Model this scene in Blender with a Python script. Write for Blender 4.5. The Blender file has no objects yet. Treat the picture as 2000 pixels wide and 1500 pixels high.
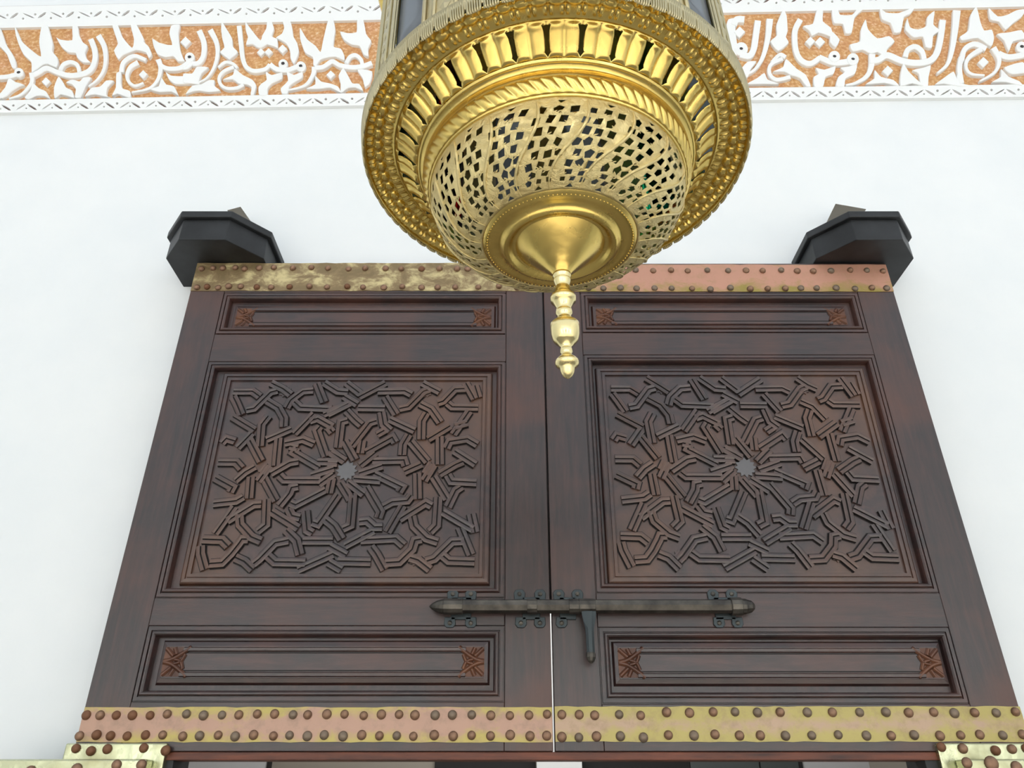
import bpy, bmesh, math, random
from math import sin, cos, pi, radians, sqrt
from mathutils import Vector, Matrix, geometry

rnd = random.Random(7)
C = bpy.context.scene.collection
S = bpy.context.scene

# ------------------------------------------------------------------ camera, world, lights, exposure
F = 1500.0
TH = math.atan(F / 2652.0)
CT, ST = cos(TH), sin(TH)
CAMZ = 1.6
cam_d = bpy.data.cameras.new('camera')
cam_d.sensor_width = 36.0
cam_d.lens = 36.0 * F / 2000.0
cam_d.clip_start = 0.02
cam = bpy.data.objects.new('camera', cam_d)
C.objects.link(cam)
cam.location = (0, 0, CAMZ)
cam.rotation_euler = (pi / 2 + TH, 0, 0)
S.camera = cam

world = bpy.data.worlds.new('sky')
S.world = world
world.use_nodes = True
wn = world.node_tree
bg = wn.nodes['Background']
tc = wn.nodes.new('ShaderNodeTexCoord')
sep = wn.nodes.new('ShaderNodeSeparateXYZ')
wr = wn.nodes.new('ShaderNodeValToRGB')
wn.links.new(tc.outputs['Generated'], sep.inputs[0])
wn.links.new(sep.outputs['Z'], wr.inputs[0])
wn.links.new(wr.outputs[0], bg.inputs[0])
wr.color_ramp.elements[0].color = (0.96, 0.985, 1.0, 1)
wr.color_ramp.elements[1].color = (0.80, 0.90, 1.0, 1)
bg.inputs[1].default_value = 1.06

def area(name, loc, rot, sx, sy, power, color=(1, 1, 1)):
    l = bpy.data.lights.new(name, 'AREA')
    l.shape = 'RECTANGLE'; l.size = sx; l.size_y = sy; l.energy = power; l.color = color
    o = bpy.data.objects.new(name, l); C.objects.link(o)
    o.location = loc; o.rotation_euler = rot
    return o
sun_d = bpy.data.lights.new('sun', 'SUN'); sun_d.energy = 19.0; sun_d.angle = radians(1.5); sun_d.color = (1.0, 0.985, 0.95)
sun = bpy.data.objects.new('sun', sun_d); C.objects.link(sun)
sun.rotation_euler = (radians(-26), 0, radians(4))      # stands high behind the roof: the courtyard floor is lit, the wall is in open shade
area('room_fill', (0.1, 4.3, 3.45), (0, 0, 0), 2.0, 1.2, 60, (1, 0.98, 0.95))  # added fill light without a fixture, brightens the room behind the doors

S.view_settings.view_transform = 'Standard'
S.view_settings.look = 'None'
S.view_settings.gamma = 1.0
S.view_settings.use_curve_mapping = False
S.view_settings.exposure = 0.07

# ------------------------------------------------------------------ helpers
def wp(x, y, Y):
    """the point of the vertical plane at depth Y that pixel x, y of the survey photo shows (x, z)"""
    u = (x - 1000) / F; v = (750 - y) / F
    t = Y / (CT - ST * v)
    return (u * t, CAMZ + (ST + CT * v) * t)

def wloc(o):
    p = Vector((0, 0, 0))
    while o is not None:
        p += o.location; o = o.parent
    return p

def mesh(name, verts, faces, mats, parent=None, smooth=False, mi=None, local=False):
    m = bpy.data.meshes.new(name)
    off = Vector((0, 0, 0)) if (parent is None or local) else wloc(parent)
    m.from_pydata([tuple(Vector(v) - off) for v in verts], [], faces)
    if not isinstance(mats, (list, tuple)): mats = [mats]
    for a in mats: m.materials.append(a)
    if mi:
        for p, i in zip(m.polygons, mi): p.material_index = i
    if smooth:
        for p in m.polygons: p.use_smooth = True
    m.update()
    o = bpy.data.objects.new(name, m); C.objects.link(o)
    if parent: o.parent = parent
    return o

def fixn(o):
    bm = bmesh.new(); bm.from_mesh(o.data)
    bmesh.ops.remove_doubles(bm, verts=bm.verts, dist=1e-6)
    bmesh.ops.recalc_face_normals(bm, faces=bm.faces)
    bm.to_mesh(o.data); bm.free()
    return o

def bevel(o, w=0.003, seg=2):
    b = o.modifiers.new('bevel', 'BEVEL'); b.width = w; b.segments = seg; b.limit_method = 'ANGLE'
    return o

def tag(o, label=None, cat=None, group=None, kind=None):
    for k, v in (('label', label), ('category', cat), ('group', group), ('kind', kind)):
        if v: o[k] = v
    return o

def empty(name, loc):
    o = bpy.data.objects.new(name, None); C.objects.link(o); o.location = loc
    o.empty_display_size = 0.05
    return o

class G:
    """collects boxes and solids into one mesh"""
    def __init__(s): s.v = []; s.f = []; s.m = []
    def add(s, v, f, m=0):
        n = len(s.v); s.v += [tuple(a) for a in v]; s.f += [tuple(i + n for i in q) for q in f]; s.m += [m] * len(f)
    def box(s, x0, x1, y0, y1, z0, z1, m=0):
        v = [(x, y, z) for z in (z0, z1) for y in (y0, y1) for x in (x0, x1)]
        s.add(v, [(0, 2, 3, 1), (4, 5, 7, 6), (0, 1, 5, 4), (2, 6, 7, 3), (0, 4, 6, 2), (1, 3, 7, 5)], m)
    def prism(s, pts, y0, y1, m=0, inset=0.0):
        """polygon in x, z extruded along y (y0 is the front)"""
        n = len(pts)
        if inset:
            cx = sum(p[0] for p in pts) / n; cz = sum(p[1] for p in pts) / n
            fr = [(cx + (p[0] - cx) * (1 - inset), cz + (p[1] - cz) * (1 - inset)) for p in pts]
        else: fr = pts
        v = [(p[0], y0, p[1]) for p in fr] + [(p[0], y1, p[1]) for p in pts]
        s.add(v, [tuple(range(n)), tuple(range(2 * n - 1, n - 1, -1))] + [(i, i + n, (i + 1) % n + n, (i + 1) % n) for i in range(n)], m)
    def zprism(s, pts, z0, z1, m=0):
        n = len(pts)
        v = [(p[0], p[1], z0) for p in pts] + [(p[0], p[1], z1) for p in pts]
        s.add(v, [tuple(range(n)), tuple(range(2 * n - 1, n - 1, -1))] + [(i, i + n, (i + 1) % n + n, (i + 1) % n) for i in range(n)], m)
    def sweep_frame(s, x0, x1, z0, z1, prof, y, m=0, cap=False):
        """mitred rectangular frame: prof = [(inset, depth)]"""
        rings = []
        base = len(s.v)
        for d, h in prof:
            s.v += [(x0 + d, y + h, z0 + d), (x1 - d, y + h, z0 + d), (x1 - d, y + h, z1 - d), (x0 + d, y + h, z1 - d)]
        for i in range(len(prof) - 1):
            for k in range(4):
                a = base + 4 * i + k; b = base + 4 * i + (k + 1) % 4
                s.f.append((a, b, b + 4, a + 4)); s.m.append(m)
        if cap:
            a = base + 4 * (len(prof) - 1); s.f.append((a, a + 1, a + 2, a + 3)); s.m.append(m)
    def lathe(s, prof, n=48, c=(0, 0, 0), axis='z', m=0, cap=True):
        base = len(s.v)
        for r, z in prof:
            for k in range(n):
                a = 2 * pi * k / n
                p = (r * cos(a), r * sin(a), z)
                if axis == 'x': p = (z, r * cos(a), r * sin(a))
                if axis == 'y': p = (r * cos(a), z, r * sin(a))
                s.v.append((p[0] + c[0], p[1] + c[1], p[2] + c[2]))
        for i in range(len(prof) - 1):
            for k in range(n):
                a = base + i * n + k; b = base + i * n + (k + 1) % n
                s.f.append((a, b, b + n, a + n)); s.m.append(m)
        if cap:
            s.f.append(tuple(base + k for k in range(n))[::-1]); s.m.append(m)
            e = base + (len(prof) - 1) * n
            s.f.append(tuple(e + k for k in range(n))); s.m.append(m)
    def build(s, name, mats, parent=None, smooth=False, local=False, fix=True):
        o = mesh(name, s.v, s.f, mats, parent, smooth, s.m, local)
        return fixn(o) if fix else o

def smooth_path(pts, k=5):
    out = []
    n = len(pts)
    for i in range(n - 1):
        p0 = pts[max(i - 1, 0)]; p1 = pts[i]; p2 = pts[i + 1]; p3 = pts[min(i + 2, n - 1)]
        for j in range(k):
            t = j / k
            out.append(tuple(0.5 * (2 * b + (c - a) * t + (2 * a - 5 * b + 4 * c - d) * t * t + (3 * b - a - 3 * c + d) * t ** 3)
                             for a, b, c, d in zip(p0, p1, p2, p3)))
    out.append(tuple(pts[-1]))
    return out

def closed_smooth(pts, k=4):
    out = []; n = len(pts)
    for i in range(n):
        p0, p1, p2, p3 = pts[i - 1], pts[i], pts[(i + 1) % n], pts[(i + 2) % n]
        # keep pointed tips pointed
        a = Vector(p1) - Vector(p0); b = Vector(p2) - Vector(p1)
        for j in range(k):
            t = j / k
            h = 0.5 * t + 0.25 * (t - t * t) * 0
            out.append(tuple(0.5 * (2 * q1 + (q2 - q0) * t * .6 + 0 + ((2 * q0 - 5 * q1 + 4 * q2 - q3) * .6 + 2 * .4 * 0 + 0) * t * t * 1.0
                       + ((3 * q1 - q0 - 3 * q2 + q3) * .6) * t ** 3) + 0.4 * (q2 - q1) * t for q0, q1, q2, q3 in zip(p0, p1, p2, p3)))
    return out

def offs(pts, closed=False):
    """mitred normals of a 2D path"""
    n = len(pts); res = []
    for i in range(n):
        a = Vector(pts[i - 1]) if (i > 0 or closed) else None
        b = Vector(pts[i]); c = Vector(pts[(i + 1) % n]) if (i < n - 1 or closed) else None
        d1 = (b - a).normalized() if a is not None and (b - a).length > 1e-9 else None
        d2 = (c - b).normalized() if c is not None and (c - b).length > 1e-9 else None
        if d1 is None: d1 = d2
        if d2 is None: d2 = d1
        t = (d1 + d2)
        t = t.normalized() if t.length > 1e-6 else d1
        nrm = Vector((-t.y, t.x)); k = max(0.55, nrm.dot(Vector((-d1.y, d1.x))))
        res.append(nrm / k)
    return res

def ribbon(pts, prof, y, g, m=None):
    """carved strip along a path in x, z; prof = [(offset, depth)], m = material per band"""
    N = offs(pts); base = len(g.v); k = len(prof)
    for p, n in zip(pts, N):
        for o, h in prof: g.v.append((p[0] + n.x * o, y + h, p[1] + n.y * o))
    for i in range(len(pts) - 1):
        for j in range(k - 1):
            a = base + i * k + j
            g.f.append((a, a + 1, a + k + 1, a + k)); g.m.append(m[j] if m else 0)
    for i in (0, len(pts) - 1):
        g.f.append(tuple(base + i * k + j for j in range(k))); g.m.append(0)

def stroke_poly(pts, w0, w1):
    """outline of a brush stroke, width from w0 to w1"""
    P = smooth_path(pts, 5); N = offs(P); L = len(P) - 1
    a, b = [], []
    for i, (p, n) in enumerate(zip(P, N)):
        t = i / L; w = (w0 + (w1 - w0) * t) / 2
        a.append((p[0] + n.x * w, p[1] + n.y * w)); b.append((p[0] - n.x * w, p[1] - n.y * w))
    return a, b

def inside(p, poly):
    x, y = p; r = False; n = len(poly)
    for i in range(n):
        x1, y1 = poly[i]; x2, y2 = poly[(i + 1) % n]
        if (y1 > y) != (y2 > y) and x < (x2 - x1) * (y - y1) / (y2 - y1) + x1: r = not r
    return r

def holed(outer, holes, grid=()):
    """triangulated plate with holes: (verts2d, tris)"""
    vs = []; es = []
    for loop in [outer] + list(holes):
        b = len(vs); n = len(loop)
        vs += [Vector(p) for p in loop]; es += [(b + i, b + (i + 1) % n) for i in range(n)]
    for p in grid:
        if not any(inside(p, h) for h in holes): vs.append(Vector(p))
    r = geometry.delaunay_2d_cdt(vs, es, [], 0, 1e-7)
    V, T = r[0], r[2]
    out = []
    for t in T:
        c = ((V[t[0]].x + V[t[1]].x + V[t[2]].x) / 3, (V[t[0]].y + V[t[1]].y + V[t[2]].y) / 3)
        if inside(c, outer) and not any(inside(c, h) for h in holes): out.append(tuple(t))
    return [(v.x, v.y) for v in V], out

def holed_plate(g, outer, holes, y0, y1, m=0):
    V, T = holed(outer, holes)
    g.add([(p[0], y0, p[1]) for p in V], T, m)
    for loop in [outer] + list(holes):
        n = len(loop)
        g.add([(p[0], y0, p[1]) for p in loop] + [(p[0], y1, p[1]) for p in loop],
              [(i, (i + 1) % n, (i + 1) % n + n, i + n) for i in range(n)], m)

# ------------------------------------------------------------------ materials
def mat(name, base=(0.5, 0.5, 0.5), rough=0.5, metal=0.0, spec=0.5):
    m = bpy.data.materials.new(name); m.use_nodes = True
    b = m.node_tree.nodes['Principled BSDF']
    b.inputs['Base Color'].default_value = (*base, 1)
    b.inputs['Roughness'].default_value = rough
    b.inputs['Metallic'].default_value = metal
    b.inputs['Specular IOR Level'].default_value = spec
    return m

def nodes(m): return m.node_tree.nodes, m.node_tree.links, m.node_tree.nodes['Principled BSDF']

def tex(m, scale=5, detail=4, stretch=(1, 1, 1), rough=0.55, kind='noise', dist=0.0):
    N, L, B = nodes(m)
    tc = N.new('ShaderNodeTexCoord'); mp = N.new('ShaderNodeMapping')
    mp.inputs['Scale'].default_value = stretch
    L.new(tc.outputs['Object'], mp.inputs[0])
    if kind == 'noise':
        t = N.new('ShaderNodeTexNoise'); t.inputs['Scale'].default_value = scale
        t.inputs['Detail'].default_value = detail; t.inputs['Roughness'].default_value = rough
        t.inputs['Distortion'].default_value = dist
    else:
        t = N.new('ShaderNodeTexVoronoi'); t.inputs['Scale'].default_value = scale
    L.new(mp.outputs[0], t.inputs[0])
    return t

def ramp(m, src, stops, out='Base Color', color=True):
    N, L, B = nodes(m)
    r = N.new('ShaderNodeValToRGB')
    el = r.color_ramp.elements
    while len(el) < len(stops): el.new(0.5)
    for e, (p, c) in zip(el, stops):
        e.position = p; e.color = (*c, 1) if not isinstance(c, (int, float)) else (c, c, c, 1)
    L.new(src, r.inputs[0])
    if out: L.new(r.outputs[0], B.inputs[out])
    return r

def bump(m, src, strength=0.3, dist=0.002, prev=None):
    N, L, B = nodes(m)
    b = N.new('ShaderNodeBump'); b.inputs['Strength'].default_value = strength; b.inputs['Distance'].default_value = dist
    L.new(src, b.inputs['Height'])
    if prev is not None: L.new(prev.outputs[0], b.inputs['Normal'])
    L.new(b.outputs[0], B.inputs['Normal'])
    return b

def mix(m, fac, a, b, out=None, mode='MIX'):
    N, L, B = nodes(m)
    x = N.new('ShaderNodeMix'); x.data_type = 'RGBA'; x.blend_type = mode
    for s, v in ((0, fac), (6, a), (7, b)):
        if isinstance(v, (int, float)): x.inputs[s].default_value = v
        elif isinstance(v, tuple): x.inputs[s].default_value = (*v, 1)
        else: L.new(v, x.inputs[s])
    if out: L.new(x.outputs[2], B.inputs[out])
    return x

def wood(name, stretch, dark=1.0, red=0.5, rc=(0.135, 0.040, 0.018)):
    m = mat(name, rough=0.36, spec=0.85)
    t = tex(m, 9, 6, stretch, 0.6, dist=0.6)
    t2 = tex(m, 2.3, 4, (1, 1, 1), 0.55)
    k = dark * 0.86
    a = ramp(m, t.outputs[0], [(0.30, (0.016 * k, 0.0095 * k, 0.0095 * k)), (0.52, (0.034 * k, 0.016 * k, 0.0145 * k)), (0.74, (0.060 * k, 0.025 * k, 0.020 * k))], None)
    b = ramp(m, t2.outputs[0], [(0.46, (0, 0, 0)), (0.66, (1, 1, 1))], None)
    N, L, B = nodes(m)
    f = N.new('ShaderNodeMath'); f.operation = 'MULTIPLY'; f.inputs[1].default_value = red
    L.new(b.outputs[0], f.inputs[0])
    mix(m, f.outputs[0], a.outputs[0], tuple(c * k for c in rc), 'Base Color')
    ramp(m, t2.outputs[0], [(0.3, 0.30), (0.7, 0.46)], 'Roughness')
    g = tex(m, 60, 3, stretch, 0.7)
    bump(m, g.outputs[0], 0.35, 0.0008)
    return m

WV = wood('wood_stile', (7, 7, 0.6))
WH = wood('wood_rail', (0.6, 7, 7))
WM = wood('wood_moulding', (1, 4, 4), 1.15, 0.4)
WP = wood('wood_panel', (0.8, 5, 5), 1.15, 0.5)
WC = wood('wood_carved', (2, 2, 2), 1.3, 0.6, (0.13, 0.052, 0.018))
WG = mat('groove_dirt_and_shade', (0.010, 0.0055, 0.005), 0.65)  # dirt and crease shade of the carving, both painted in as dark colour
WO = mat('worn_orange_wood', (0.20, 0.066, 0.02), 0.45)
t = tex(WO, 14, 5); ramp(WO, t.outputs[0], [(0.3, (0.055, 0.022, 0.014)), (0.55, (0.115, 0.042, 0.020)), (0.8, (0.19, 0.075, 0.03))])
SHEEN = mat('pale_sheen_wood', (0.13, 0.125, 0.13), 0.4)  # pale grey painted in for the glare on the centre star
WR = mat('red_brown_lintel_wood', (0.13, 0.035, 0.018), 0.5)
t = tex(WR, 12, 5, (0.6, 5, 5)); ramp(WR, t.outputs[0], [(0.3, (0.05, 0.016, 0.010)), (0.7, (0.19, 0.05, 0.022))])

BLK = mat('black_painted_wood', (0.020, 0.021, 0.023), 0.5, spec=0.4)
t = tex(BLK, 8, 6, (1, 1, 1)); ramp(BLK, t.outputs[0], [(0.35, (0.010, 0.011, 0.012)), (0.7, (0.026, 0.028, 0.031))])
t = tex(BLK, 40, 5); bump(BLK, t.outputs[0], 0.3, 0.001)

PL = mat('white_plaster', (0.86, 0.87, 0.87), 0.75, spec=0.25)
t = tex(PL, 3, 4); ramp(PL, t.outputs[0], [(0.3, (0.80, 0.83, 0.845)), (0.7, (0.845, 0.865, 0.87))])
t = tex(PL, 45, 5); bump(PL, t.outputs[0], 0.12, 0.0015)
PC = mat('carved_white_plaster', (0.87, 0.88, 0.87), 0.7, spec=0.25)
t = tex(PC, 60, 5); bump(PC, t.outputs[0], 0.2, 0.001)
OR = mat('ochre_carved_ground', (0.6, 0.3, 0.12), 0.8, spec=0.2)
t = tex(OR, 55, 6, (1, 1, 1), 0.7); t3 = tex(OR, 6, 3)
r1 = ramp(OR, t.outputs[0], [(0.32, (0.56, 0.27, 0.12)), (0.50, (0.68, 0.37, 0.17)), (0.60, (0.78, 0.52, 0.31)), (0.72, (0.90, 0.80, 0.68))], None)
r2 = ramp(OR, t3.outputs[0], [(0.35, (1.0, 0.94, 0.96)), (0.65, (1.0, 1.0, 0.86))], None)
mix(OR, 1.0, r1.outputs[0], r2.outputs[0], 'Base Color', 'MULTIPLY')
bump(OR, t.outputs[0], 1.0, 0.006)
INC = mat('incised_line', (0.16, 0.105, 0.09), 0.85)
DOT = mat('drilled_hole', (0.055, 0.05, 0.05), 0.9)

def brass(name, base, rough, bscale=70, bstr=0.15, dirt=(0.20, 0.11, 0.03), amt=0.5, dist=0.001, vein=False):
    m = mat(name, base, rough, 1.0)
    t = tex(m, 9, 5, (1, 1, 1), 0.6)
    N, L, B = nodes(m)
    r = ramp(m, t.outputs[0], [(0.50, (0, 0, 0)), (0.78, (amt, amt, amt))], None)
    mix(m, r.outputs[0], base, dirt, 'Base Color')
    ramp(m, t.outputs[0], [(0.35, rough), (0.75, min(1, rough + 0.18))], 'Roughness')
    t3 = tex(m, 16, 2, (1, 1, 1), 0.5)
    b0 = bump(m, t3.outputs[0], 0.35, 0.006)
    t2 = tex(m, bscale, 4, (1, 1, 1), 0.6)
    b1 = bump(m, t2.outputs[0], bstr, dist, b0)
    if vein:
        t4 = tex(m, 62, 6, (1, 1, 1), 0.75, dist=2.5)
        bump(m, t4.outputs[0], 0.7, 0.004, b1)
    return m
BR = brass('embossed_brass', (0.80, 0.59, 0.18), 0.20)
BD = brass('chased_brass', (0.82, 0.68, 0.34), 0.25, 190, 0.8, (0.45, 0.30, 0.10), 0.35, 0.0012, True)
BF = brass('turned_brass', (0.86, 0.73, 0.38), 0.16, 110, 0.25, (0.5, 0.35, 0.12), 0.3)
BW = brass('weathered_brass', (0.52, 0.46, 0.29), 0.42, 130, 0.5, (0.38, 0.32, 0.2), 0.5)
BP = brass('polished_sheet_brass', (0.52, 0.53, 0.35), 0.2, 9, 0.5, (0.30, 0.26, 0.12), 0.7, 0.006)

def sheet(name, a, b, c, scale, edge=None):
    m = mat(name, a, 0.5, 0.35)
    t = tex(m, scale, 7, (1, 1, 1.6), 0.68, dist=0.4)
    ramp(m, t.outputs[0], [(0.42, a), (0.50, b), (0.62, c)])
    ramp(m, t.outputs[0], [(0.3, 0.38), (0.7, 0.6)], 'Roughness')
    t2 = tex(m, 28, 4); bump(m, t2.outputs[0], 0.25, 0.002)
    return m
SH1 = sheet('tarnished_brass_sheet', (0.22, 0.155, 0.075), (0.28, 0.20, 0.10), (0.62, 0.52, 0.27), 9)
def edged(name, mid, edge, dark, w, zc=0.0845, hz=0.046, lo=1.0):
    m = mat(name, mid, 0.45, 0.35)
    t = tex(m, 7, 7, (1, 1, 1.5), 0.7, dist=0.5); t2 = tex(m, 26, 6, (1, 1, 1), 0.7)
    N, L, B = nodes(m)
    tc = N.new('ShaderNodeTexCoord'); sp = N.new('ShaderNodeSeparateXYZ'); L.new(tc.outputs['Object'], sp.inputs[0])
    def mth(op, a, b):
        n = N.new('ShaderNodeMath'); n.operation = op
        for i, v in enumerate((a, b)):
            if v is None: continue
            if isinstance(v, (int, float)): n.inputs[i].default_value = v
            else: L.new(v, n.inputs[i])
        return n.outputs[0]
    d = mth('ABSOLUTE', mth('SUBTRACT', sp.outputs['Z'], zc), None)
    e = mth('ADD', mth('MULTIPLY', d, w / hz), mth('MULTIPLY', t.outputs[0], 1.7))
    r = ramp(m, e, [(0.0, (0, 0, 0)), (1.0, (1, 1, 1))], None)
    r.color_ramp.elements[0].position = 0.0
    mr = N.new('ShaderNodeMapRange'); L.new(e, mr.inputs[0]); mr.inputs[1].default_value = lo; mr.inputs[2].default_value = lo + 0.32
    x = mix(m, mr.outputs[0], mid, edge)
    r2 = ramp(m, t2.outputs[0], [(0.50, (0, 0, 0)), (0.75, (0.6, 0.6, 0.6))], None)
    mix(m, r2.outputs[0], x.outputs[2], dark, 'Base Color')
    bump(m, t2.outputs[0], 0.25, 0.0015)
    return m
SH3 = edged('brass_edged_copper_sheet', (0.46, 0.285, 0.21), (0.47, 0.38, 0.12), (0.27, 0.19, 0.14), 0.45)
SH2 = edged('copper_sheet', (0.54, 0.28, 0.195), (0.32, 0.25, 0.06), (0.42, 0.25, 0.14), 0.62, zc=1.712, hz=0.095, lo=1.18)
SH4 = edged('yellow_brass_sheet', (0.46, 0.32, 0.22), (0.43, 0.355, 0.125), (0.28, 0.20, 0.11), 0.50, lo=0.80)
ST1 = mat('rusty_stud_iron', (0.20, 0.11, 0.07), 0.5, 0.55)
t = tex(ST1, 30, 4); ramp(ST1, t.outputs[0], [(0.35, (0.15, 0.085, 0.055)), (0.65, (0.30, 0.175, 0.11))])
ST2 = mat('dark_bronze_stud', (0.21, 0.155, 0.11), 0.45, 0.5)
ST3 = mat('red_rust_stud', (0.19, 0.085, 0.042), 0.55, 0.4)
IR = mat('forged_iron', (0.10, 0.092, 0.082), 0.42, 0.8)
t = tex(IR, 20, 5); ramp(IR, t.outputs[0], [(0.35, (0.055, 0.050, 0.045)), (0.7, (0.14, 0.125, 0.105))])
t = tex(IR, 90, 4); bump(IR, t.outputs[0], 0.4, 0.001)
IB = mat('blued_iron', (0.055, 0.066, 0.070), 0.42, 0.7)
BE = mat('shade_toned_stone', (0.34, 0.31, 0.265), 0.8)  # shade under a white corbel, painted as one flat beige
t = tex(BE, 14, 4); bump(BE, t.outputs[0], 0.3, 0.002)
FL = mat('floor_tiles', (0.42, 0.33, 0.24), 0.4)
t = tex(FL, 3, 3); ramp(FL, t.outputs[0], [(0.3, (0.26, 0.235, 0.20)), (0.7, (0.34, 0.315, 0.28))])
GREY = mat('pale_grey_paint', (0.55, 0.56, 0.58), 0.6)
TAN = mat('tan_grey_paint', (0.30, 0.27, 0.23), 0.6)
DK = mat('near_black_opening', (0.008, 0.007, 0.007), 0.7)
SLT = mat('dark_slate_paint', (0.07, 0.085, 0.085), 0.5)

def glass(name, col, haze=0.0):
    m = bpy.data.materials.new(name); m.use_nodes = True
    N = m.node_tree.nodes; L = m.node_tree.links
    N.remove(N['Principled BSDF'])
    tr = N.new('ShaderNodeBsdfTransparent'); tr.inputs[0].default_value = (*col, 1)
    gs = N.new('ShaderNodeBsdfGlossy'); gs.inputs['Roughness'].default_value = 0.06
    gs.inputs[0].default_value = (0.8, 0.85, 0.9, 1)
    fr = N.new('ShaderNodeFresnel'); fr.inputs[0].default_value = 1.5
    mx = N.new('ShaderNodeMixShader')
    L.new(fr.outputs[0], mx.inputs[0]); L.new(tr.outputs[0], mx.inputs[1]); L.new(gs.outputs[0], mx.inputs[2])
    if haze:
        df = N.new('ShaderNodeBsdfTranslucent'); df.inputs[0].default_value = (0.5, 0.53, 0.56, 1)
        d2 = N.new('ShaderNodeBsdfDiffuse'); d2.inputs[0].default_value = (0.38, 0.40, 0.44, 1)
        ad = N.new('ShaderNodeMixShader'); ad.inputs[0].default_value = 0.5
        L.new(df.outputs[0], ad.inputs[1]); L.new(d2.outputs[0], ad.inputs[2])
        m2 = N.new('ShaderNodeMixShader'); m2.inputs[0].default_value = haze
        L.new(mx.outputs[0], m2.inputs[1]); L.new(ad.outputs[0], m2.inputs[2]); mx = m2
    L.new(mx.outputs[0], N['Material Output'].inputs[0])
    return m
GL_CLEAR = glass('smoky_glass', (0.55, 0.58, 0.60), 0.6)
GL_GREEN = glass('green_glass', (0.10, 0.82, 0.54))
GL_RED = glass('red_glass', (0.70, 0.04, 0.06))

# ------------------------------------------------------------------ setting
YW = 2.56          # wall face
YD = 2.40          # face of the doors
g = G()            # wall with the doorway
OX0, OX1, OZ = -1.13, 1.36, 3.42
g.box(-4.5, OX0, YW, YW + 0.3, 0, 7); g.box(OX1, 4.8, YW, YW + 0.3, 0, 7); g.box(OX0, OX1, YW, YW + 0.3, OZ, 7)
wall = tag(g.build('wall_back', PL), 'white plaster wall around and above the carved doors', kind='structure')
g = G(); g.box(-4.5, 4.8, -5.2, YW + 3.3, -0.12, 0)
tag(g.build('floor', FL), 'pale tiled floor', kind='structure')
g = G(); g.box(-4.7, -4.5, -5.2, YW + 0.3, 0, 5.2)
tag(g.build('wall_left', PL), 'white plaster side wall', kind='structure')
g = G(); g.box(4.8, 5.0, -5.2, YW + 0.3, 0, 5.2)
tag(g.build('wall_right', PL), 'white plaster side wall', kind='structure')
g = G()
for x0, x1 in ((-4.5, -3.1), (-1.9, -0.6), (0.8, 2.1), (3.3, 4.8)): g.box(x0, x1, -5.4, -5.2, 0, 2.6)
g.box(-4.5, 4.8, -5.4, -5.2, 2.6, 3.2)
tag(g.build('wall_front', PL), 'white plaster courtyard wall with openings', kind='structure')
g = G(); g.box(-4.5, 4.8, -7.4, -7.2, 0, 3.0)
tag(g.build('wall_courtyard', SLT), 'dark wall behind the courtyard openings', kind='structure')
# room behind the doors
g = G(); g.box(-2.2, 2.4, 5.8, 5.95, 0, 3.7); g.box(-2.35, -2.2, YW + 0.3, 5.95, 0, 3.7); g.box(2.4, 2.55, YW + 0.3, 5.95, 0, 3.7)
tag(g.build('wall_inner_room', TAN), 'tan grey wall of the room behind the doors', kind='structure')
g = G(); g.box(-2.35, 2.55, YW + 0.3, 5.95, 3.7, 3.85)
tag(g.build('ceiling', PL), 'white ceiling of the room behind the doors', kind='structure')
g = G()
def rm(x0, x1, m, d=0.03):
    a = wp(x0, 1495, 5.8)[0]; b = wp(x1, 1495, 5.8)[0]; g.box(a, b, 5.8 - d, 5.8, 0.02, 3.2, m)
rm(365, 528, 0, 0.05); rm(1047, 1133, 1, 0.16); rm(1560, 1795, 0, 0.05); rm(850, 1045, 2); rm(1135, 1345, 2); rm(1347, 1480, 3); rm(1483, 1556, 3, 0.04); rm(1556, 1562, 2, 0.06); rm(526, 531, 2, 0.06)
tag(g.build('wall_panelling', [GREY, PL, DK, SLT]), 'grey and white wall panelling glimpsed beneath the doors', kind='structure')

# ------------------------------------------------------------------ carved plaster frieze
YG, YT = YW - 0.004, YW - 0.018      # ochre ground, plaster top
def fr_top(x): return 54.5 - (x) * 0.0215 + (0 if x < 800 else (x - 800) * 0.0010)
def fr_bot(x):
    return 196 - x * 0.0203 if x < 800 else 179.8 - (x - 800) * 0.0125
trim = tag(empty('trim_1', (0, YW, wp(1000, 180, YW)[1])), 'carved plaster frieze with white letters and leaves on ochre ground', kind='structure')
XS = [-260, 0, 370, 740, 1085, 1430, 1700, 2000, 2260]
g = G()
lo = [wp(x, fr_bot(x) + 4, YG) for x in XS]; hi = [wp(x, fr_top(x) - 4, YG) for x in XS]
g.prism(lo + hi[::-1], YG, YW)
g.build('ochre_ground', OR, trim)

def border(name, fa, fb, holes):
    g = G()
    o = [wp(x, fa(x), YT) for x in XS] + [wp(x, fb(x), YT) for x in XS[::-1]]
    holed_plate(g, o, holes, YT, YW)
    return g.build(name, PC, trim)
def cut(pts, w):
    """thin lens-shaped groove between two photo points"""
    (x0, y0), (x1, y1) = pts
    dx, dy = x1 - x0, y1 - y0; L = sqrt(dx * dx + dy * dy); nx, ny = -dy / L * w / 2, dx / L * w / 2
    P = [(x0, y0), (x0 + dx * .3 + nx, y0 + dy * .3 + ny), (x0 + dx * .8 + nx, y0 + dy * .8 + ny), (x1, y1), (x0 + dx * .8 - nx, y0 + dy * .8 - ny), (x0 + dx * .3 - nx, y0 + dy * .3 - ny)]
    return [wp(a, b, YT) for a, b in P]
def pip(x, y, r=2.4): return [wp(x + r * cos(k * pi / 3), y + r * .9 * sin(k * pi / 3), YT) for k in range(6)]
lowh, topH = [], []
x = -225.0; i = 0
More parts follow.
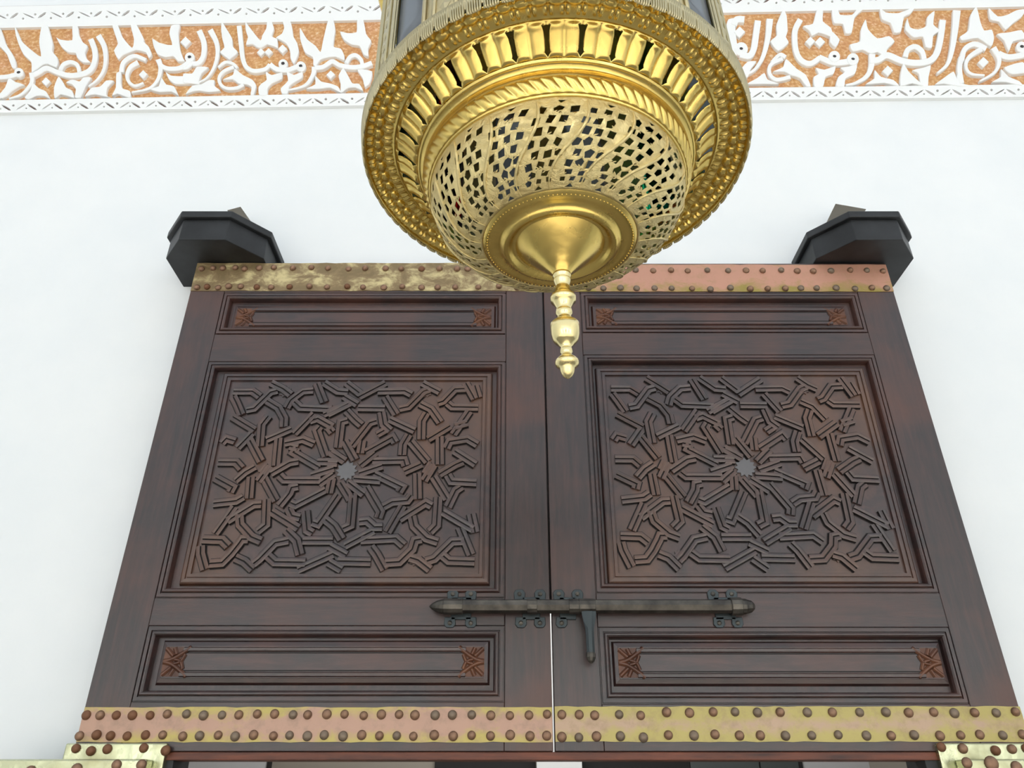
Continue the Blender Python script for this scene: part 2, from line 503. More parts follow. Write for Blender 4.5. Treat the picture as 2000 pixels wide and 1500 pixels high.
while x < 2230:
    by = fr_bot(x)
    d = 50.5 + (x > 0) * 1.2 * min(x, 2000) / 1000
    y0 = by + 19.5; j = rnd.uniform(-1, 1)
    lowh.append(cut([(x + 3, y0 + 0.5), (x + d * .46, y0 - 12 + j)], 2.7)); lowh.append(cut([(x + d * .50, y0 - 12 + j), (x + d - 6, y0)], 4.0))
    lowh.append(pip(x + d * .97, y0 - 10, 2.7)); lowh.append(pip(x + d * .47, y0 - 3.5, 2.0))
    x += d
x = -232.0
while x < 2230:
    ty = fr_top(x); d = 54.5
    y0 = ty - 27; j = rnd.uniform(-1, 1)
    topH.append(cut([(x + 3, y0 - 2 + j), (x + d * .5, y0 + 9)], 2.6)); topH.append(cut([(x + d * .60, y0 + 9), (x + d * .92, y0 - 3)], 4.4))
    topH.append(pip(x + d * .52, y0 + 1.5, 2.5)); topH.append(pip(x + d * 1.08, y0 + 8.5, 2.5))
    x += d
def fb2(x): return fr_bot(x) + 24
def ft2(x): return fr_top(x) - 42
border('lower_border', fb2, fr_bot, lowh)
border('upper_border', lambda x: fr_top(x), ft2, topH)
g = G()
o = [wp(x, fb2(x) - 1, YW - .005) for x in XS] + [wp(x, fr_bot(x) + 1, YW - .005) for x in XS[::-1]]
g.prism(o, YW - .0085, YW - .001)
o = [wp(x, fr_top(x) - 1, YW - .005) for x in XS] + [wp(x, ft2(x) + 1, YW - .005) for x in XS[::-1]]
g.prism(o, YW - .0085, YW - .001)
g.build('incised_backing', INC, trim)

cnt = [0]
def relief(name, poly):
    """one raised plaster piece with softened edges"""
    cnt[0] += 1; e = 0.00002 * (cnt[0] * 37 % 199)
    n = len(poly)
    g = G()
    area_ = sum(poly[i][0] * poly[(i + 1) % n][1] - poly[(i + 1) % n][0] * poly[i][1] for i in range(n))
    if area_ < 0: poly = poly[::-1]
    N = offs(poly, True)
    inn = [(p[0] - q.x * -0.0022, p[1] - q.y * -0.0022) for p, q in zip(poly, N)]
    def shoelace(q): return abs(sum(q[i][0] * q[(i + 1) % len(q)][1] - q[(i + 1) % len(q)][0] * q[i][1] for i in range(len(q)))) / 2
    def cover(q):
        V, T = holed(q, [])
        return V, T, sum(abs((V[b][0] - V[a][0]) * (V[c][1] - V[a][1]) - (V[c][0] - V[a][0]) * (V[b][1] - V[a][1])) / 2 for a, b, c in T)
    V, T, A = cover(inn)
    if abs(A - shoelace(inn)) > .004 * A:
        inn = poly; V, T, A = cover(poly)
    g.add([(p[0], YT - e, p[1]) for p in V], T)
    b = len(g.v)
    g.add([(p[0], YT - e, p[1]) for p in inn] + [(p[0], YT - e + .003, p[1]) for p in poly] + [(p[0], YW - .002, p[1]) for p in poly],
          [(i, (i + 1) % n, (i + 1) % n + n, i + n) for i in range(n)] + [(i + n, (i + 1) % n + n, (i + 1) % n + 2 * n, i + 2 * n) for i in range(n)])
    return g.build(name, PC, trim)
def P(T, pts, dx=0, dy=0): return [wp(T[0] + x / T[2] + dx, T[1] + y / T[2] + dy, YT) for x, y in pts]
def letter(T, pts, w0, w1, dx=0, dy=0):
    a, b = stroke_poly([(T[0] + x / T[2] + dx, T[1] + y / T[2] + dy) for x, y in pts], w0 / T[2], w1 / T[2])
    relief('letter_stroke', [wp(x, y, YT) for x, y in a + b[::-1]])
def leaf(T, pts, dx=0, dy=0, name='leaf'):
    q = closed_smooth(pts, 3) if name == 'leaf' else pts
    relief(name, P(T, q, dx, dy))
def diamond(T, x, y, r, dx=0, dy=0): leaf(T, [(x - r, y + 2), (x, y - r * .98), (x + r, y - 2), (x, y + r)], dx, dy, 'letter_dot')
eye_mesh = []
def ringdot(T, x, y, r, dx=0, dy=0):
    poly = [(x + r * cos(k * pi / 8), y + r * sin(k * pi / 8)) for k in range(16)]
    leaf(T, poly, dx, dy, 'letter_ring')
    c = wp(T[0] + x / T[2] + dx, T[1] + y / T[2] + dy, YT)
    h = G(); rr = 0.0085
    h.prism([(c[0] + rr * cos(k * pi / 5), c[1] + rr * sin(k * pi / 5)) for k in range(10)], YT - .0052, YT - .0004)
    h.build('drilled_eye', DOT, trim)

TA = (0, 0, 5.263); TB = (360, 0, 5.263); TR = (1400, 0, 3.3333)
LET_A = [([(930,400),(968,500),(975,600),(940,700),(860,755),(720,775),(600,745),(480,700),(400,740),(335,775)],58,50),
 ([(320,745),(328,830),(290,900),(210,975),(90,1015)],52,18),
 ([(1010,365),(1068,470),(1085,600),(1065,720),(1000,820),(910,890)],62,18),
 ([(620,725),(655,665),(730,640),(795,670),(815,745)],46,40),
 ([(185,765),(90,790),(-10,800)],46,46),
 ([(1245,740),(1262,650),(1330,590),(1400,575),(1500,615)],50,40),
 ([(1420,640),(1340,690),(1305,770),(1325,840),(1390,880),(1475,850)],52,22),
 ([(1625,610),(1650,700),(1620,820),(1530,910),(1350,950)],58,16),
 ([(1640,665),(1720,705),(1830,705),(1900,670),(1950,625)],46,46)]
LEAF_A = [[(150,270),(165,290),(230,430),(330,520),(422,583),(402,430),(430,260),(490,260),(520,360),(545,450),(540,530),(590,590),(600,650),(580,695),(490,660),(430,675),(355,735),(325,745),(322,640),(240,560),(190,450),(160,350)],
 [(-20,250),(20,330),(60,450),(120,540),(158,620),(165,700),(120,690),(70,560),(20,500),(-30,440)],
 [(575,380),(620,405),(740,412),(740,270),(800,270),(810,350),(850,430),(900,470),(875,540),(890,600),(930,640),(850,640),(790,590),(775,545),(700,535),(630,480)],
 [(1150,250),(1210,255),(1260,380),(1358,492),(1375,400),(1340,250),(1400,250),(1440,320),(1480,400),(1480,430),(1530,480),(1560,560),(1530,600),(1500,540),(1400,515),(1330,540),(1260,570),(1215,610),(1170,520),(1210,450),(1180,350)],
 [(1760,265),(1850,255),(1835,350),(1850,500),(1880,590),(1900,630),(1830,630),(1780,580),(1700,590),(1620,560),(1580,480),(1565,395),(1640,440),(1768,465),(1740,350)],
 [(560,1010),(555,900),(600,790),(640,830),(680,900),(740,930),(765,1010),(700,990),(620,975)],
 [(680,850),(750,820),(820,840),(860,800),(940,800),(880,900),(830,1005),(770,1005),(780,920),(740,870)],
 [(335,850),(400,905),(470,935),(515,1015),(450,985),(370,985),(290,1020),(250,1000),(310,930)],
 [(90,800),(160,840),(250,870),(190,895),(120,940),(80,980),(20,1010),(-30,1000),(50,900)],
 [(870,990),(940,905),(1030,890),(1090,830),(1170,830),(1105,900),(1095,980),(1140,1005),(1040,985),(970,970)],
 [(1195,760),(1245,740),(1245,850),(1260,910),(1335,935),(1345,1005),(1270,990),(1210,965),(1150,985),(1190,900)],
 [(1660,800),(1710,870),(1790,890),(1835,985),(1760,945),(1640,950),(1540,920),(1630,890)],
 [(1700,735),(1760,775),(1880,780),(2000,745),(2060,760),(2040,850),(1900,862),(1800,862),(1735,815)]]
DIA_A = [(472,838,46),(1472,765,46),(1908,432,56)]
RING_A = [(195,750,50)]
LET_B = [([(150,310),(198,430),(196,560),(150,640),(80,655)],60,48),([(-40,690),(20,690),(80,640)],46,46),
 ([(265,305),(328,430),(340,560),(300,700),(230,800),(150,845)],60,14),
 ([(562,265),(582,450),(600,600),(640,690),(720,730),(830,712),(880,660)],50,40),([(880,660),(950,712),(1060,722),(1150,690),(1200,670)],50,50),
 ([(1340,700),(1430,690),(1520,635),(1600,675),(1720,695),(1830,685),(1930,650)],46,50),
 ([(1662,650),(1700,585),(1760,565),(1815,610),(1828,670)],44,40),
 ([(1335,685),(1325,760),(1270,850),(1200,895),(1070,925)],56,18),
 ([(350,695),(420,640),(500,655),(545,700)],30,34),([(510,690),(405,735),(358,800),(375,870),(440,910),(540,905),(610,870)],36,34)]
LEAF_B = [[(385,225),(430,290),(490,390),(500,480),(552,540),(470,612),(440,600),(368,540),(412,490),(390,400),(378,300)],
 [(625,220),(655,255),(720,340),(782,412),(800,360),(840,290),(850,205),(890,205),(922,290),(900,370),(955,400),(960,490),(930,480),(850,455),(790,490),(740,480),(700,452),(632,455),(652,380),(630,310)],
 [(1010,215),(1085,210),(1110,290),(1120,370),(1160,440),(1178,530),(1155,600),(1125,655),(1090,600),(1085,520),(1050,450),(980,405),(940,385),(1000,345),(1025,280)],
 [(1190,285),(1260,400),(1350,470),(1400,532),(1428,400),(1480,195),(1530,195),(1552,300),(1540,400),(1535,480),(1610,500),(1645,570),(1640,620),(1560,585),(1480,590),(1400,615),(1355,680),(1325,670),(1320,590),(1240,540),(1190,400)],
 [(1600,325),(1680,342),(1770,332),(1775,205),(1840,205),(1870,350),(1922,420),(1890,500),(1892,580),(1840,560),(1800,475),(1720,460),(1640,410)],
 [(1345,780),(1410,840),(1500,860),(1580,890),(1610,955),(1500,905),(1380,918),(1250,915),(1345,870)],
 [(1635,700),(1690,790),(1730,860),(1800,865),(1840,940),(1760,905),(1680,912),(1610,955),(1605,860),(1585,780)],
 [(1775,710),(1930,730),(1910,850),(1855,895),(1830,800)],
 [(835,735),(900,770),(1005,745),(1000,810),(900,860),(858,910),(850,980),(770,980),(760,900),(790,860),(845,820)],
 [(1050,735),(1130,770),(1215,740),(1210,800),(1130,850),(1080,890),(1060,965),(1005,965),(990,910),(1065,830)],
 [(520,705),(600,770),(700,820),(740,880),(715,975),(680,975),(690,900),(640,870),(560,862),(500,820),(395,822),(450,795),(500,770)],
 [(-10,760),(80,760),(130,690),(250,695),(180,760),(155,830),(150,870),(60,860),(-10,852)],
 [(10,965),(80,880),(170,865),(250,822),(310,822),(310,880),(370,930),(250,945),(150,930),(80,940)]]
DIA_B = [(787,535,42),(866,535,42),(1010,505,48),(1505,770,46)]
RING_B = [(1015,655,50),(1197,682,54),(55,590,52)]
LET_R = [([(110,165),(130,128),(180,128)],42,44),([(268,135),(252,250),(240,320),(210,365),(150,355)],42,40),
 ([(345,125),(332,250),(300,370),(250,450),(185,492)],44,12),
 ([(545,125),(510,200),(515,320),(550,390),(610,412),(675,372)],38,34),([(665,370),(740,402),(800,408),(880,395)],34,40),
 ([(1472,130),(1455,260),(1430,350),(1380,398),(1290,410),(1200,395),(1110,360),(1050,390),(995,395)],42,40),
 ([(1228,372),(1243,325),(1290,305),(1335,335),(1350,385)],34,34),
 ([(1562,70),(1550,200),(1530,330),(1500,420),(1435,478)],52,14),
 ([(1012,350),(1005,440),(970,500),(900,540),(840,552)],44,12),
 ([(1595,395),(1615,320),(1680,285),(1755,318)],34,34),([(1725,318),(1645,370),(1622,430),(1655,480),(1745,490)],34,12),
 ([(1593,370),(1580,450),(1595,545)],36,34),
 ([(1800,310),(1838,390),(1810,470),(1710,530)],40,12),([(1835,345),(1900,370),(1995,355),(2080,330)],38,38),
 ([(358,405),(410,355),(450,372)],24,26),([(430,380),(352,420),(345,480),(390,518),(480,500)],24,26)]
LEAF_R = [[(430,65),(455,100),(462,200),(450,240),(468,280),(400,333),(348,270),(390,230),(388,160)],
 [(650,65),(692,65),(690,140),(745,185),(755,245),(710,228),(660,215),(620,235),(600,200),(562,170),(625,155)],
 [(745,205),(800,260),(772,310),(735,275)],
 [(750,55),(790,60),(805,95),(880,95),(920,50),(965,50),(900,110),(880,210),(838,215),(820,155),(765,150),(752,110)],
 [(1060,50),(1100,80),(1180,85),(1290,45),(1260,90),(1220,110),(1200,205),(1155,210),(1130,150),(1075,125)],
 [(970,125),(985,190),(1045,250),(1120,235),(1158,270),(1110,320),(1100,375),(1050,340),(1000,350),(950,325),(885,335),(865,290),(930,270),(938,190)],
 [(1240,120),(1260,180),(1310,192),(1362,170),(1370,110),(1418,72),(1410,160),(1452,200),(1410,230),(1400,312),(1358,305),(1340,240),(1280,245),(1225,190)],
 [(1690,45),(1718,150),(1740,200),(1790,195),(1805,250),(1785,305),(1700,250),(1600,265),(1582,240),(1635,200),(1650,100)],
 [(1770,50),(1830,105),(1890,95),(1950,65),(2010,60),(1990,105),(1930,150),(1880,192),(1838,140),(1782,125)],
 [(1825,220),(1900,210),(1985,195),(2010,250),(1930,270),(1902,335),(1870,262)],
 [(1420,550),(1480,505),(1540,465),(1562,510),(1565,560),(1480,545)],
 [(1850,450),(1900,500),(1970,530),(1990,560),(1880,535),(1790,535),(1848,500)],
 [(1870,440),(1990,405),(2030,470),(1920,485)],
 [(1213,415),(1250,470),(1290,510),(1345,562),(1270,545),(1195,562),(1195,480)],
 [(1275,455),(1340,440),(1395,425),(1380,500),(1375,565),(1330,565),(1315,480)],
 [(1028,455),(1070,500),(1150,520),(1190,562),(1090,540),(970,548),(1025,510)],
 [(158,450),(200,402),(258,400),(222,450),(200,505),(168,490)],
 [(195,548),(260,510),(310,475),(332,520),(405,548),(300,548)],
 [(450,385),(520,450),(580,490),(612,562),(580,562),(540,510),(480,490),(440,470),(365,468),(430,438)],
 [(645,440),(700,452),(775,428),(760,480),(710,500),(692,565),(635,565),(630,500),(662,480)],
 [(805,440),(860,432),(915,418),(900,480),(840,510),(830,565),(775,560),(790,500),(832,468)],
 [(1570,470),(1600,545),(1700,560),(1560,562)]]
DIA_R = [(148,210,38),(608,272,33),(672,272,35),(1113,460,36),(1735,405,36)]
RING_R = [(158,320,45),(765,370,38),(885,388,40),(1985,305,36)]
for T, LE, LF, DI, RI in ((TA, LET_A, LEAF_A, DIA_A, RING_A), (TB, LET_B, LEAF_B, DIA_B, RING_B), (TR, LET_R, LEAF_R, DIA_R, RING_R)):
    for p, a, b in LE: letter(T, p, a, b)
    for p in LF: leaf(T, p)
    for d in DI: diamond(T, *d)
    for d in RI: ringdot(T, *d)
# the inscription goes on behind the lantern with the same words
for T, LE, LF, DI, RI in ((TA, LET_A, LEAF_A, DIA_A, RING_A), (TB, LET_B, LEAF_B, DIA_B, RING_B)):
    def cxx(p): return T[0] + sum(q[0] for q in p) / len(p) / T[2]
    for s in (544, 1088):
        def ok(c): return 205 < c < 735 and 745 < c + s < 1425
        dy = -0.012 * s
        for p, a, b in LE:
            if ok(cxx(p)): letter(T, p, a, b, s, dy)
        for p in LF:
            if ok(cxx(p)): leaf(T, p, s, dy)
        for d in DI:
            if ok(T[0] + d[0] / T[2]): diamond(T, *d, s, dy)
        for d in RI:
            if ok(T[0] + d[0] / T[2]): ringdot(T, *d, s, dy)

# ------------------------------------------------------------------ doors
SPX = 0.1195
def stud_mesh(name, r, m):
    g = G(); g.lathe([(r, 0.0), (r * 1.02, -0.0025), (r * 0.93, -0.006), (r * 0.72, -0.0095), (r * 0.4, -0.0118), (r * 0.08, -0.0125)], 14, axis='y')
    o = g.build(name, m, smooth=True); me = o.data; bpy.data.objects.remove(o); return me
STUD = [stud_mesh('stud', 0.0128, m) for m in (ST1, ST2, ST3)]
def stud(parent, x, y, z, k=None, s=1.0):
    o = bpy.data.objects.new('stud', STUD[rnd.choice([0, 0, 1, 2]) if k is None else k]); C.objects.link(o)
    o.parent = parent; o.location = Vector((x, y, z)) - wloc(parent)
    s *= rnd.uniform(0.93, 1.08); o.scale = (s, rnd.uniform(.8, 1.15), s)
    return o

MOULD = [(0, 0.006), (0.0035, 0.006), (0.0035, -0.0015), (0.0135, -0.0015), (0.0145, 0.0035), (0.0165, 0.0035), (0.0175, -0.003), (0.0205, -0.0062), (0.0245, -0.0062), (0.0285, -0.0025), (0.032, 0.006), (0.0335, 0.020), (0.040, 0.020)]
def opening(root, x0, x1, z0, z1):
    g = G(); g.sweep_frame(x0, x1, z0, z1, MOULD, YD)
    return g.build('moulding', WM, root)

def stardata():
    """centre lines of the interlaced straps, metres from the panel centre"""
    cx, cz = -0.5585, 2.6225
    Q1 = ((340, 700, 5.882), [[(680,378),(900,378),(985,440)],[(830,592),(920,575),(1110,390),(1190,370)],[(1120,250),(1250,350),(1340,420)],[(680,440),(720,520),(775,650)],
      [(1290,570),(1340,480),(1480,375),(1600,365)],[(1640,270),(1725,505)],[(1380,500),(1450,565),(1810,580)],[(1070,490),(1200,570),(1265,690),(1260,790)],[(1085,660),(1005,760),(985,1010)],
      [(670,670),(925,825)],[(1060,935),(1350,810)],[(1380,870),(1610,635)],[(1560,720),(1650,690),(1820,785)],[(1270,975),(1480,930),(1610,985)],[(730,1030),(895,860)],[(865,930),(1000,1185)],
      [(480,1190),(710,1192),(775,1265)],[(1200,915),(1170,1235)],[(1720,645),(2010,515)],[(1680,785),(1640,830),(1745,1130)],[(1410,1025),(1370,1080),(1670,1255)],
      [(1640,1185),(1870,1190)],[(1790,1060),(1960,1185)],[(1110,1325),(1330,1200),(1430,1182)],[(480,975),(600,920),(700,950)],[(1000,1320),(1080,1215)],
      [(1330,1010),(1420,1030)],[(1730,250),(1880,380),(2000,390)],[(1820,850),(1770,790)]])
    Q2 = ((640, 700, 5.714), [[(215,215),(370,400)],[(350,432),(650,265)],[(560,370),(860,365),(935,405)],[(800,560),(900,540),(1070,370),(1140,345)],[(1060,240),(1160,330),(1250,375)],
      [(1230,500),(1290,480),(1420,345),(1540,340)],[(1540,245),(1640,455)],[(1340,500),(1390,542),(1690,547)],[(180,425),(330,515)],[(340,552),(640,556)],[(640,430),(765,630)],
      [(1030,505),(1150,565),(1255,715)],[(1105,610),(1050,700),(1045,905)],[(0,625),(250,500)],[(690,680),(970,810)],[(210,585),(310,690),(375,745)],[(600,600),(625,740),(700,805)],
      [(225,690),(150,712),(115,1000)],[(545,700),(470,722),(265,985)],[(755,940),(720,882),(425,1045)],[(870,1200),(850,1135),(500,1142)],[(185,920),(305,1135)],[(360,1195),(535,1055)],
      [(385,915),(362,1060)],[(30,1050),(195,1145)],[(0,1168),(110,1170)],[(350,1285),(610,1200)],[(905,850),(840,960),(830,1080)],[(925,930),(1115,1155)],[(855,1265),(1045,1180)],
      [(1120,905),(1370,755)],[(1400,850),(1580,590)],[(1250,870),(1252,1185)],[(1325,1005),(1360,930),(1560,900),(1690,965)],[(1415,1035),(1650,1185)],[(1085,1290),(1165,1165)],
      [(1245,1295),(1430,1185),(1510,1152)],[(1640,300),(1720,440)],[(1420,760),(1560,720)],[(550,850),(640,800)]])
    Q3 = ((340, 900, 5.7706), [[(240,885),(540,893),(610,965)],[(400,1160),(540,1150),(640,1050),(735,930),(765,885),(840,885)],[(735,600),(745,720),(870,860),(980,905)],[(1045,430),(1035,720),(940,795)],
      [(865,180),(845,425)],[(600,680),(900,495),(985,490)],[(460,825),(680,520)],[(440,480),(700,452),(780,405)],[(440,190),(660,300),(630,355)],
      [(690,225),(800,130),(915,65)],[(950,235),(1080,60)],[(1010,190),(1150,450)],[(1095,570),(1400,760)],[(1260,780),(1380,900),(1420,1060)],
      [(1185,510),(1300,370),(1325,305),(1400,290)],[(1480,560),(1500,780),(1560,815)],[(890,1165),(960,1110),(1140,925),(1290,895)],
      [(1450,900),(1790,900)],[(1060,1075),(1135,1142),(1480,1148)],[(1390,1245),(1790,1050)],[(690,1090),(790,1135),(880,1265)],[(280,960),(300,1050),(345,1240)],
      [(1690,650),(1800,740),(1890,885)],[(1750,960),(1940,1065)],[(1740,1140),(1880,1290)],
      [(1650,217),(1240,215),(1190,165)],[(1710,325),(1370,500),(1310,475)],[(1850,380),(1620,712),(1560,690)],[(1540,165),(1800,85)],[(1630,270),(1800,150)],[(1780,200),(1745,370)],[(1870,240),(1990,435)],[(1290,540),(1330,620),(1420,640)]])
    Q4 = ((640, 900, 5.7143), [[(350,680),(440,670),(520,740),(610,740)],[(190,950),(515,780)],[(370,885),(760,865),(850,945)],[(665,800),(840,500)],[(800,655),(1095,470),(1160,505)],[(1005,430),(1000,140)],
      [(1235,400),(1215,720),(1140,795)],[(940,620),(965,730),(1100,865),(1230,905)],[(1180,180),(1335,430)],[(1285,570),(1620,765)],[(1475,740),(1600,1050)],
      [(620,515),(720,460),(890,445),(935,385)],[(1075,225),(1185,45)],[(1340,160),(1380,230),(1690,245)],[(1340,515),(1430,330),(1500,285)],
      [(1095,1125),(1190,1095),(1390,900),(1520,895)],[(1270,1045),(1350,1115),(1660,1125)],[(640,1140),(800,1130),(945,990),(975,890),(1050,875)],[(110,1120),(480,1128)],[(480,960),(540,1040),(635,1230)],
      [(915,1080),(1010,1110),(1140,1255)],[(285,360),(255,722),(170,760)],[(425,290),(590,570),(565,640)],[(520,145),(830,295),(795,350)],[(290,200),(590,222)],[(225,240),(405,375)],[(1600,590),(1650,800)],[(1490,560),(1540,620)]])
    out = []
    for T, L in (Q1, Q2, Q3, Q4):
        for p in L:
            q = []
            for x, y in p:
                X, Z = wp(T[0] + x / T[2], T[1] + y / T[2], YD); q.append((X - cx, Z - cz))
            out.append(q)
    return out
STRAPS = stardata()
RW = 0.0150
SPROF = [(-RW - .0034, 0.0062), (-RW - .0002, 0.0062), (-RW + .0010, -0.0010), (-RW * .58, -0.0026), (-.0024, -0.0008), (-.0013, .0034), (.0013, .0034), (.0024, -0.0008), (RW * .58, -0.0026), (RW - .0010, -0.0010), (RW + .0002, 0.0062), (RW + .0034, 0.0062)]
SMAT = [1, 1, 0, 0, 1, 1, 1, 0, 0, 1, 1]

def star_panel(root, x0, x1, z0, z1):
    pl = G()
    pl.sweep_frame(x0 - .004, x1 + .004, z0 - .004, z1 + .004, [(0, 0.020), (0.004, 0.004), (0.008, 0.001), (0.018, 0.000), (0.0195, 0.0045), (0.0225, 0.0045), (0.024, 0.001), (0.034, 0.001), (0.036, 0.0075), (0.038, 0.0075), (0.040, 0.0068)], YD, cap=True)
    p = pl.build('carved_panel', WC, root)
    cx, cz = (x0 + x1) / 2, (z0 + z1) / 2
    hx, hz = (x1 - x0) / 2 - 0.045, (z1 - z0) / 2 - 0.043
    for i, q in enumerate(STRAPS):
        q = [(max(-hx, min(hx, x)) + cx, max(-hz, min(hz, z)) + cz) for x, z in q]
        q = [a for j, a in enumerate(q) if j == 0 or (Vector(a) - Vector(q[j - 1])).length > 0.004]
        if len(q) < 2 or sum((Vector(q[j]) - Vector(q[j + 1])).length for j in range(len(q) - 1)) < 0.025: continue
        g = G(); e = -0.0006 * (i % 4)
        ribbon(q, [(o, h + (e if h < .004 else 0)) for o, h in SPROF], YD, g, SMAT)
        g.build('strap', [WC, WG], p, fix=False)
    # the central star with its painted shine
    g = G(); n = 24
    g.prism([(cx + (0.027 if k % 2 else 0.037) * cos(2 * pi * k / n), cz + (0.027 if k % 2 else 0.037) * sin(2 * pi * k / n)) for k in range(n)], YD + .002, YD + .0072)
    g.build('centre_star', SHEEN, p)
    for sx in (-1, 1):
        for sz in (-1, 1):
            g = G(); n = 20; c = (cx + sx * .252, cz + sz * .305)
            g.prism([(c[0] + (0.017 if k % 2 else 0.023) * cos(2 * pi * k / n), c[1] + (0.017 if k % 2 else 0.023) * sin(2 * pi * k / n)) for k in range(n)], YD + .003, YD + .0072)
            g.build('small_star', WC, p)
    return p

def flat_panel(root, x0, x1, z0, z1):
    pl = G()
    pl.sweep_frame(x0 - .01, x1 + .01, z0 - .01, z1 + .01, [(0, 0.020), (0.006, 0.009), (0.018, 0.005), (0.0185, 0.003)], YD, cap=True)
    p = pl.build('raised_panel', WP, root)
    H = (z1 - z0); zm = (z0 + z1) / 2; e = 0.062
    g = G()
    for s in (-1, 1):     # long beads with a groove on the inner side
        z = zm + s * (H / 2 - 0.018)
        ribbon([(x0 + e, z), (x1 - e, z)], [(-.0075, .0032), (-.005, -.0025), (.003, -.0035), (.0065, .0032)], YD, g)
    g.build('bead', WM, p)
    g = G()
    for s in (-1, 1):
        z = zm + s * (H / 2 - 0.0285)
        ribbon([(x0 + e - .01, z), (x1 - e + .01, z)], [(-.002, .0028), (0, .0024), (.002, .0028)], YD, g)
    g.build('groove', WG, p)
    for sx, xe in ((1, x0), (-1, x1)):    # carved leaf cross at each end
        g = G(); w = 0.062; h = H / 2 - 0.012
        def q(a, b): return (xe + sx * (0.006 + a * w), zm + b * h)
        g.prism([q(0, -1), q(1.15, -1), q(.92, -.62), q(1.0, 0), q(.92, .62), q(1.15, 1), q(0, 1)] if sx > 0 else [q(0, 1), q(1.15, 1), q(.92, .62), q(1.0, 0), q(.92, -.62), q(1.15, -1), q(0, -1)], YD + .0022, YD + .004)
        g.build('end_carving', WO, p)
        for pts, wd in (([q(0.02, 0.02), q(.4, .15), q(.8, .5), q(1.25, 1.0)], .0065), ([q(0.02, -0.02), q(.4, -.15), q(.8, -.5), q(1.25, -1.0)], .0065),
                        ([q(.55, 0.15), q(.85, .0), q(1.02, -.5)], .005), ([q(.55, -0.15), q(.85, .0), q(1.02, .5)], .005),
                        ([q(.06, .9), q(.45, .38)], .006), ([q(.06, -.9), q(.45, -.38)], .006), ([q(.45, .95), q(.6, .5)], .006), ([q(.45, -.95), q(.6, -.5)], .006)):
            k = G(); ribbon(smooth_path(pts, 4) if len(pts) > 2 else pts, [(-wd - .001, .0024), (-wd, .0015), (-wd * .3, -.0035), (wd * .3, -.0035), (wd, .0015), (wd + .001, .0024)], YD, k, [1, 0, 0, 0, 1])
            k.build('carved_leaf', [WO, WG], p, fix=False)
    return p

def door(name, x0, x1, gapside, op, big, up, low, label):
    root = tag(empty(name, ((x0 + x1) / 2, YD + .0225, 1.75)), label, 'door', 'carved door leaves', 'structure')
    xl, xr = op
    T = .045
    b, tp = 1.765, 3.503
    def plank(nm, xa, xb, za, zb, m, y=YD):
        g = G()
        g.box(xa, xb, y, YD + T, za, zb); return bevel(g.build(nm, m, root), .0015, 1)
    plank('stile', x0, xl - .0006, b, tp, WV); plank('stile', xr + .0006, x1, b, tp, WV)
    plank('rail', xl, xr, up[1], tp, WH); plank('rail', xl, xr, big[1], up[0], WH)
    plank('rail', xl, xr, low[1], big[0], WH); plank('rail', xl, xr, b, low[0], WH)
    for z0, z1 in (up, big, low): opening(root, xl, xr, z0, z1)
    g = G(); g.box(xl - .01, xr + .01, YD + .0205, YD + .03, b + .02, tp - .02); g.build('back_board', WV, root)
    return root

L = door('door_1', -1.239, SPX - .0028, 1, (-1.108, -0.0225), (2.195, 3.052), (3.170, 3.3605), (1.8945, 2.1115),
         'dark carved wooden door leaf under the tarnished brass strip')
R = door('door_2', SPX + .0028, 1.4705, -1, (0.2615, 1.3300), (2.210, 3.081), (3.177, 3.3605), (1.8893, 2.1068),
         'dark carved wooden door leaf under the copper strip with bolt handle')
star_panel(L, -1.043, -0.074, 2.241, 3.004)
star_panel(R, 0.3055, 1.2757, 2.243, 3.026)
flat_panel(L, -1.049, -0.0715, 3.1965, 3.3000); flat_panel(L, -1.047, -0.0765, 1.953, 2.061)
flat_panel(R, 0.312, 1.268, 3.203, 3.3000); flat_panel(R, 0.311, 1.285, 1.950, 2.058)
# strip closing the joint above the bolt
g = G(); g.box(SPX - .022, SPX + .022, YD + .0455, YD + .056, 2.165, 3.50); bevel(g.build('closing_strip', WV, L), .002, 1)

def plate(root, x0, x1, z0, z1, m, y=YD, seams=()):
    g = G(); n = 40; t = .0022
    vs = []; fs = []
    for i in range(n + 1):
        x = x0 + (x1 - x0) * i / n
        a = 0 if i in (0, n) else rnd.uniform(-.0014, .0014)
        c = 0 if i in (0, n) else rnd.uniform(-.0014, .0014)
        for zz, yy in ((z0 + a, y - t), (z0 + (z1 - z0) * .35, y - t - rnd.uniform(0, .0012)), (z0 + (z1 - z0) * .7, y - t - rnd.uniform(0, .0012)), (z1 + c, y - t), (z1 + c, y + .0005), (z0 + a, y + .0005)):
            vs.append((x, yy, zz))
    for i in range(n):
        for j in range(6):
            a = i * 6 + j; b = i * 6 + (j + 1) % 6
            fs.append((a, b, b + 6, a + 6))
    fs += [tuple(range(6)), tuple(n * 6 + j for j in range(6))]
    g.add(vs, fs)
    o = g.build('metal_strip', m, root)
    return o

